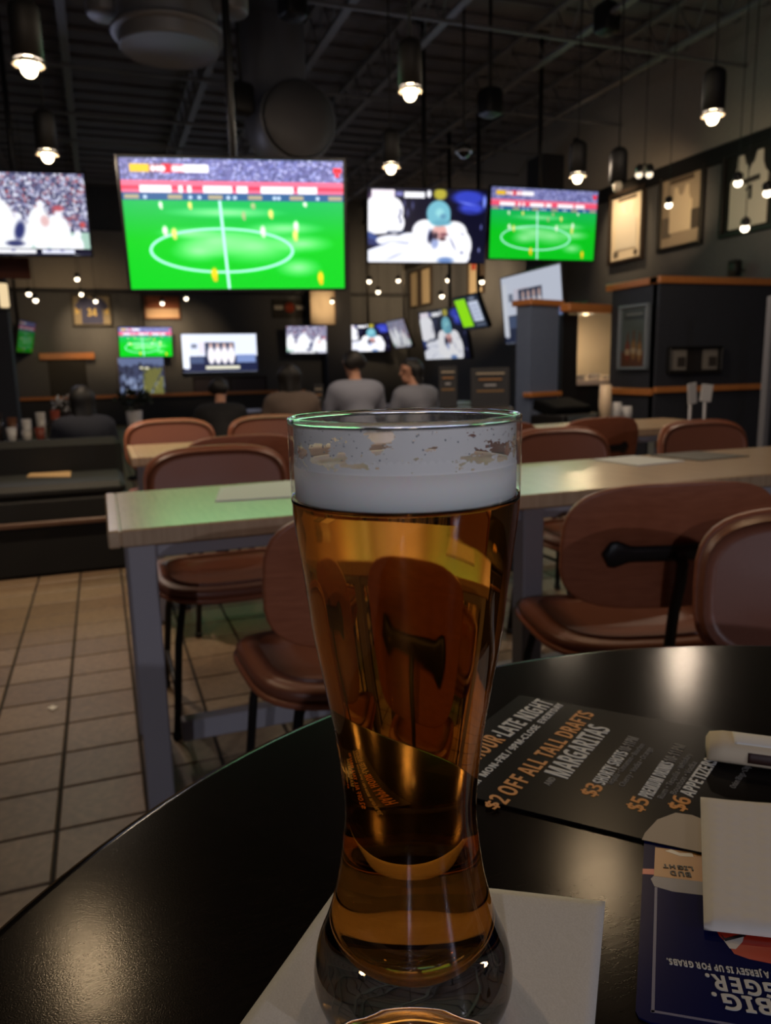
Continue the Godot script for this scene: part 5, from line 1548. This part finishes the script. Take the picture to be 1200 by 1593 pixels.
	bump.uv1_triplanar = true
	bump.uv1_scale = Vector3(11, 11, 11)
	bump.heightmap_enabled = true
	bump.heightmap_scale = 0.03
	bump.heightmap_texture = quilt()
	var n2 := obj("paper_napkin", napkin([Vector2(0.322, -0.33), Vector2(0.433, -0.262), Vector2(0.357, -0.176), Vector2(0.245, -0.244)], TABLE_Y + 0.0024, 0.0035, 9, 0.0012), bump)
	tag(n2, "cream embossed paper napkin lying across the menu and the blue flyer", "napkin")
	t = thing("cutlery_roll", "cutlery rolled in white paper with a brown band on the end of the menu", "cutlery", Vector3(0.366, TABLE_Y + 0.0022, -0.3725))
	var dirx := Vector3(0.766, 0, 0.643)
	var side := Vector3(-0.643, 0, 0.766)
	var ring := func(along: float, hw: float, hh: float) -> Array:
		var out := []
		for p in super_ring(hw, hh, 2.8, 28):
			out.append(dirx * along + side * p.x + Vector3(0, hh + p.y, 0))
		return out
	obj("paper_wrap", loft(tool(0), [ring.call(0.0, 0.011, 0.0055), ring.call(0.002, 0.013, 0.0072), ring.call(0.01, 0.0138, 0.008), ring.call(0.06, 0.0138, 0.008), ring.call(0.19, 0.0138, 0.008)]), mat(col(214, 196, 168), 0.9), t)
	var band := tool(0)
	var b := []
	for along in [0.024, 0.026, 0.15]:
		var out := []
		for k in 14:
			var a := -0.35 + PI * 0.42 * k / 13.0
			out.append(dirx * along + side * (0.0146 * cos(a)) + Vector3(0, 0.008 + 0.0088 * sin(a), 0))
		for k in 14:
			var a := -0.35 + PI * 0.42 * (13 - k) / 13.0
			out.append(dirx * along + side * (0.0137 * cos(a)) + Vector3(0, 0.008 + 0.0079 * sin(a), 0))
		b.append(out)
	obj("brown_band", loft(band, b), mat(col(52, 26, 20), 0.6), t)
	var wb := []
	for along in [0.016, 0.018, 0.16]:
		var out := []
		for k in 14:
			var a := PI * 0.3 + PI * 0.55 * k / 13.0
			out.append(dirx * along + side * (0.0149 * cos(a)) + Vector3(0, 0.008 + 0.0091 * sin(a), 0))
		for k in 14:
			var a := PI * 0.3 + PI * 0.55 * (13 - k) / 13.0
			out.append(dirx * along + side * (0.0137 * cos(a)) + Vector3(0, 0.008 + 0.0079 * sin(a), 0))
		wb.append(out)
	obj("white_label", loft(tool(0), wb), mat(col(226, 220, 210), 0.7), t)
	beer(Vector3(0.1045, TABLE_Y + 0.0019, -0.262))

func quilt() -> ImageTexture:
	var im := Image.create(256, 256, false, Image.FORMAT_RGB8)
	for yy in 256:
		for x in 256:
			var u := fmod((x + yy) / 32.0, 1.0) - 0.5
			var v := fmod((x - yy + 256) / 32.0, 1.0) - 0.5
			var h := 1.0 - clampf(Vector2(u, v).length() * 2.2, 0.0, 1.0)
			im.set_pixel(x, yy, Color(h, h, h))
	return ImageTexture.create_from_image(im)

func beer(at: Vector3) -> void:
	var t := thing("beer_glass", "tall waisted glass of amber beer with a white foam head on the napkin", "beer glass", at)
	var outer := smooth_profile([Vector2(0.036, 0.0), Vector2(0.0392, 0.003), Vector2(0.0416, 0.009), Vector2(0.0420, 0.015), Vector2(0.0403, 0.0248), Vector2(0.0367, 0.0341), Vector2(0.0333, 0.0448), Vector2(0.0299, 0.0598), Vector2(0.0278, 0.076), Vector2(0.0269, 0.0877), Vector2(0.0275, 0.102), Vector2(0.0298, 0.1225), Vector2(0.0331, 0.1427), Vector2(0.0365, 0.1622), Vector2(0.0381, 0.1766), Vector2(0.0398, 0.1907), Vector2(0.0415, 0.2033), Vector2(0.0427, 0.2157), Vector2(0.0431, 0.2351), Vector2(0.0430, 0.2445)])
	var inner := smooth_profile([Vector2(0.0, 0.021), Vector2(0.01, 0.0216), Vector2(0.02, 0.0246), Vector2(0.0258, 0.03), Vector2(0.0283, 0.0365), Vector2(0.0284, 0.0448), Vector2(0.0264, 0.0598), Vector2(0.0247, 0.076), Vector2(0.0239, 0.0877), Vector2(0.0245, 0.102), Vector2(0.0269, 0.1225), Vector2(0.0303, 0.1427), Vector2(0.0339, 0.1622), Vector2(0.0356, 0.1766), Vector2(0.0374, 0.1907), Vector2(0.0392, 0.2033), Vector2(0.0405, 0.2157), Vector2(0.0411, 0.2351), Vector2(0.0411, 0.2445)])
	# the thick lower glass, up to the level of the beer
	var level := 0.2172
	var prof := [Vector2(0.0, 0.004), Vector2(0.02, 0.0032), Vector2(0.03, 0.0012), Vector2(0.033, 0.0002)]
	var down := []
	var rim := []
	for p in outer:
		if p.y < level:
			prof.append(p)
		else:
			rim.append(p)
	for p in inner:
		if p.y < level:
			down.append(p)
	var rim_in := []
	for p in inner:
		if p.y >= level:
			rim_in.append(p)
	down.reverse()
	rim_in.reverse()
	prof.append(Vector2(0.04276, level))
	prof.append(Vector2(0.0406, level))
	prof += down
	rim = [Vector2(0.0406, level), Vector2(0.04276, level)] + rim + [Vector2(0.0426, 0.2456), Vector2(0.0420, 0.2459), Vector2(0.0414, 0.2456)] + rim_in + [Vector2(0.0406, level)]
	var glass := StandardMaterial3D.new()
	glass.albedo_color = Color(1, 1, 1, 0.0)
	glass.roughness = 0.0
	glass.metallic_specular = 0.5
	glass.refraction_enabled = true
	glass.refraction_scale = 0.05
	obj("glass", lathe(tool(0), prof, 96), glass, t)
	# the thin wall above it
	var pane := StandardMaterial3D.new()
	pane.albedo_color = Color(1, 1, 1, 0.03)
	pane.transparency = BaseMaterial3D.TRANSPARENCY_ALPHA
	pane.roughness = 0.0
	obj("glass_rim", lathe(tool(0), rim, 96), pane, t)
	var lip := []
	for k in 13:
		var a := TAU * k / 12.0 - PI / 2
		lip.append(Vector2(0.04205 + 0.0011 * cos(a), 0.2452 + 0.0013 * sin(a)))
	obj("lip", lathe(tool(0), lip, 96), glass, t)
	var liquid := StandardMaterial3D.new()
	liquid.albedo_color = Color(0.93, 0.62, 0.24, 0.0)
	liquid.roughness = 0.0
	liquid.refraction_enabled = true
	liquid.refraction_scale = 0.034
	var lp := []
	for p in inner:
		if p.y < 0.2165:
			lp.append(Vector2(p.x + 0.0002 if p.x > 0.0 else 0.0, p.y - 0.0002))
	lp.append(Vector2(0.0409, 0.2168))
	lp.append(Vector2(0.0, 0.2168))
	obj("beer", lathe(tool(0), lp, 96), liquid, t)
	var foam := StandardMaterial3D.new()
	foam.albedo_color = col(236, 233, 228)
	foam.roughness = 0.9
	foam.subsurf_scatter_enabled = true
	foam.subsurf_scatter_strength = 0.4
	obj("foam", lathe(tool(0), [Vector2(0.0, 0.2164), Vector2(0.04, 0.2164), Vector2(0.0410, 0.2168), Vector2(0.0412, 0.222), Vector2(0.0413, 0.2292), Vector2(0.0395, 0.2286), Vector2(0.03, 0.228), Vector2(0.012, 0.2286), Vector2(0.0, 0.2282)], 96), foam, t)
	# lacing: foam left on the inside of the glass, torn open in places
	var n := FastNoiseLite.new()
	n.seed = 8
	n.frequency = 1.0
	n.fractal_octaves = 3
	var a0 := atan2(0.262, -0.105)
	var lace := tool(0)
	var segs := 420
	var rows := 46
	var y0 := 0.2286
	var y1 := 0.2440
	var open := func(a: float, h: float) -> bool:
		var da := rad_to_deg(wrapf(a0 - a, -PI, PI))
		var v := n.get_noise_3d(cos(a) * 5.0, sin(a) * 5.0, h * 260.0)
		var fine := n.get_noise_3d(cos(a) * 16.0, sin(a) * 16.0, h * 700.0)
		var gap := -1.0
		for g in [[-60.0, 7.0, 0.2345, 0.0028], [-44.0, 10.0, 0.2348, 0.0042], [-31.0, 4.0, 0.235, 0.0026], [-24.0, 7.0, 0.2322, 0.0010], [-11.0, 7.0, 0.2415, 0.0030], [-12.5, 3.5, 0.2385, 0.0026], [38.0, 9.0, 0.2335, 0.0026], [54.0, 13.0, 0.2345, 0.0034], [74.0, 10.0, 0.2362, 0.0046]]:
			var q := Vector2((da - g[0]) / g[1], (h - g[2]) / g[3]).length()
			gap = maxf(gap, 1.0 - q)
		if absf(da) > 97.0 + 20.0 * v:
			return true
		return gap + v * 0.75 + fine * 0.3 > 0.12 or (v + fine * 0.9 > 0.62)
	for i in segs:
		var a := TAU * i / segs
		var b := TAU * (i + 1) / segs
		for j in rows:
			var h0 := lerpf(y0, y1, float(j) / rows)
			var h1 := lerpf(y0, y1, float(j + 1) / rows)
			if open.call((a + b) / 2, (h0 + h1) / 2):
				continue
			var r := 0.04105
			var p0 := Vector3(r * cos(a), h0, r * sin(a))
			var p1 := Vector3(r * cos(b), h0, r * sin(b))
			var q0 := Vector3(r * cos(a), h1, r * sin(a))
			var q1 := Vector3(r * cos(b), h1, r * sin(b))
			lace.add_vertex(p0); lace.add_vertex(p1); lace.add_vertex(q0)
			lace.add_vertex(p1); lace.add_vertex(q1); lace.add_vertex(q0)
	var film := StandardMaterial3D.new()
	film.albedo_color = col(236, 234, 232)
	film.roughness = 0.85
	film.backlight_enabled = true
	film.backlight = Color(0.35, 0.35, 0.35)
	obj("foam_lacing", lace, film, t)
	var r := RandomNumberGenerator.new()
	r.seed = 31
	var drops := tool(0)
	for k in 90:
		var a := a0 + r.randf_range(-1.45, 1.45)
		var h := r.randf_range(0.2335, 0.2438)
		var rad := r.randf_range(0.00018, 0.00042)
		var c := Vector3(0.0409 * cos(a), h, 0.0409 * sin(a))
		var ball := [Vector2(0.0, -rad), Vector2(rad * 0.7, -rad * 0.7), Vector2(rad, 0.0), Vector2(rad * 0.7, rad * 0.7), Vector2(0.0, rad)]
		lathe(drops, ball, 8, c)
	var bubbles := obj("foam_bubbles", drops, mat(col(150, 152, 158), 0.15), t)
	bubbles.set_meta("kind", "stuff")
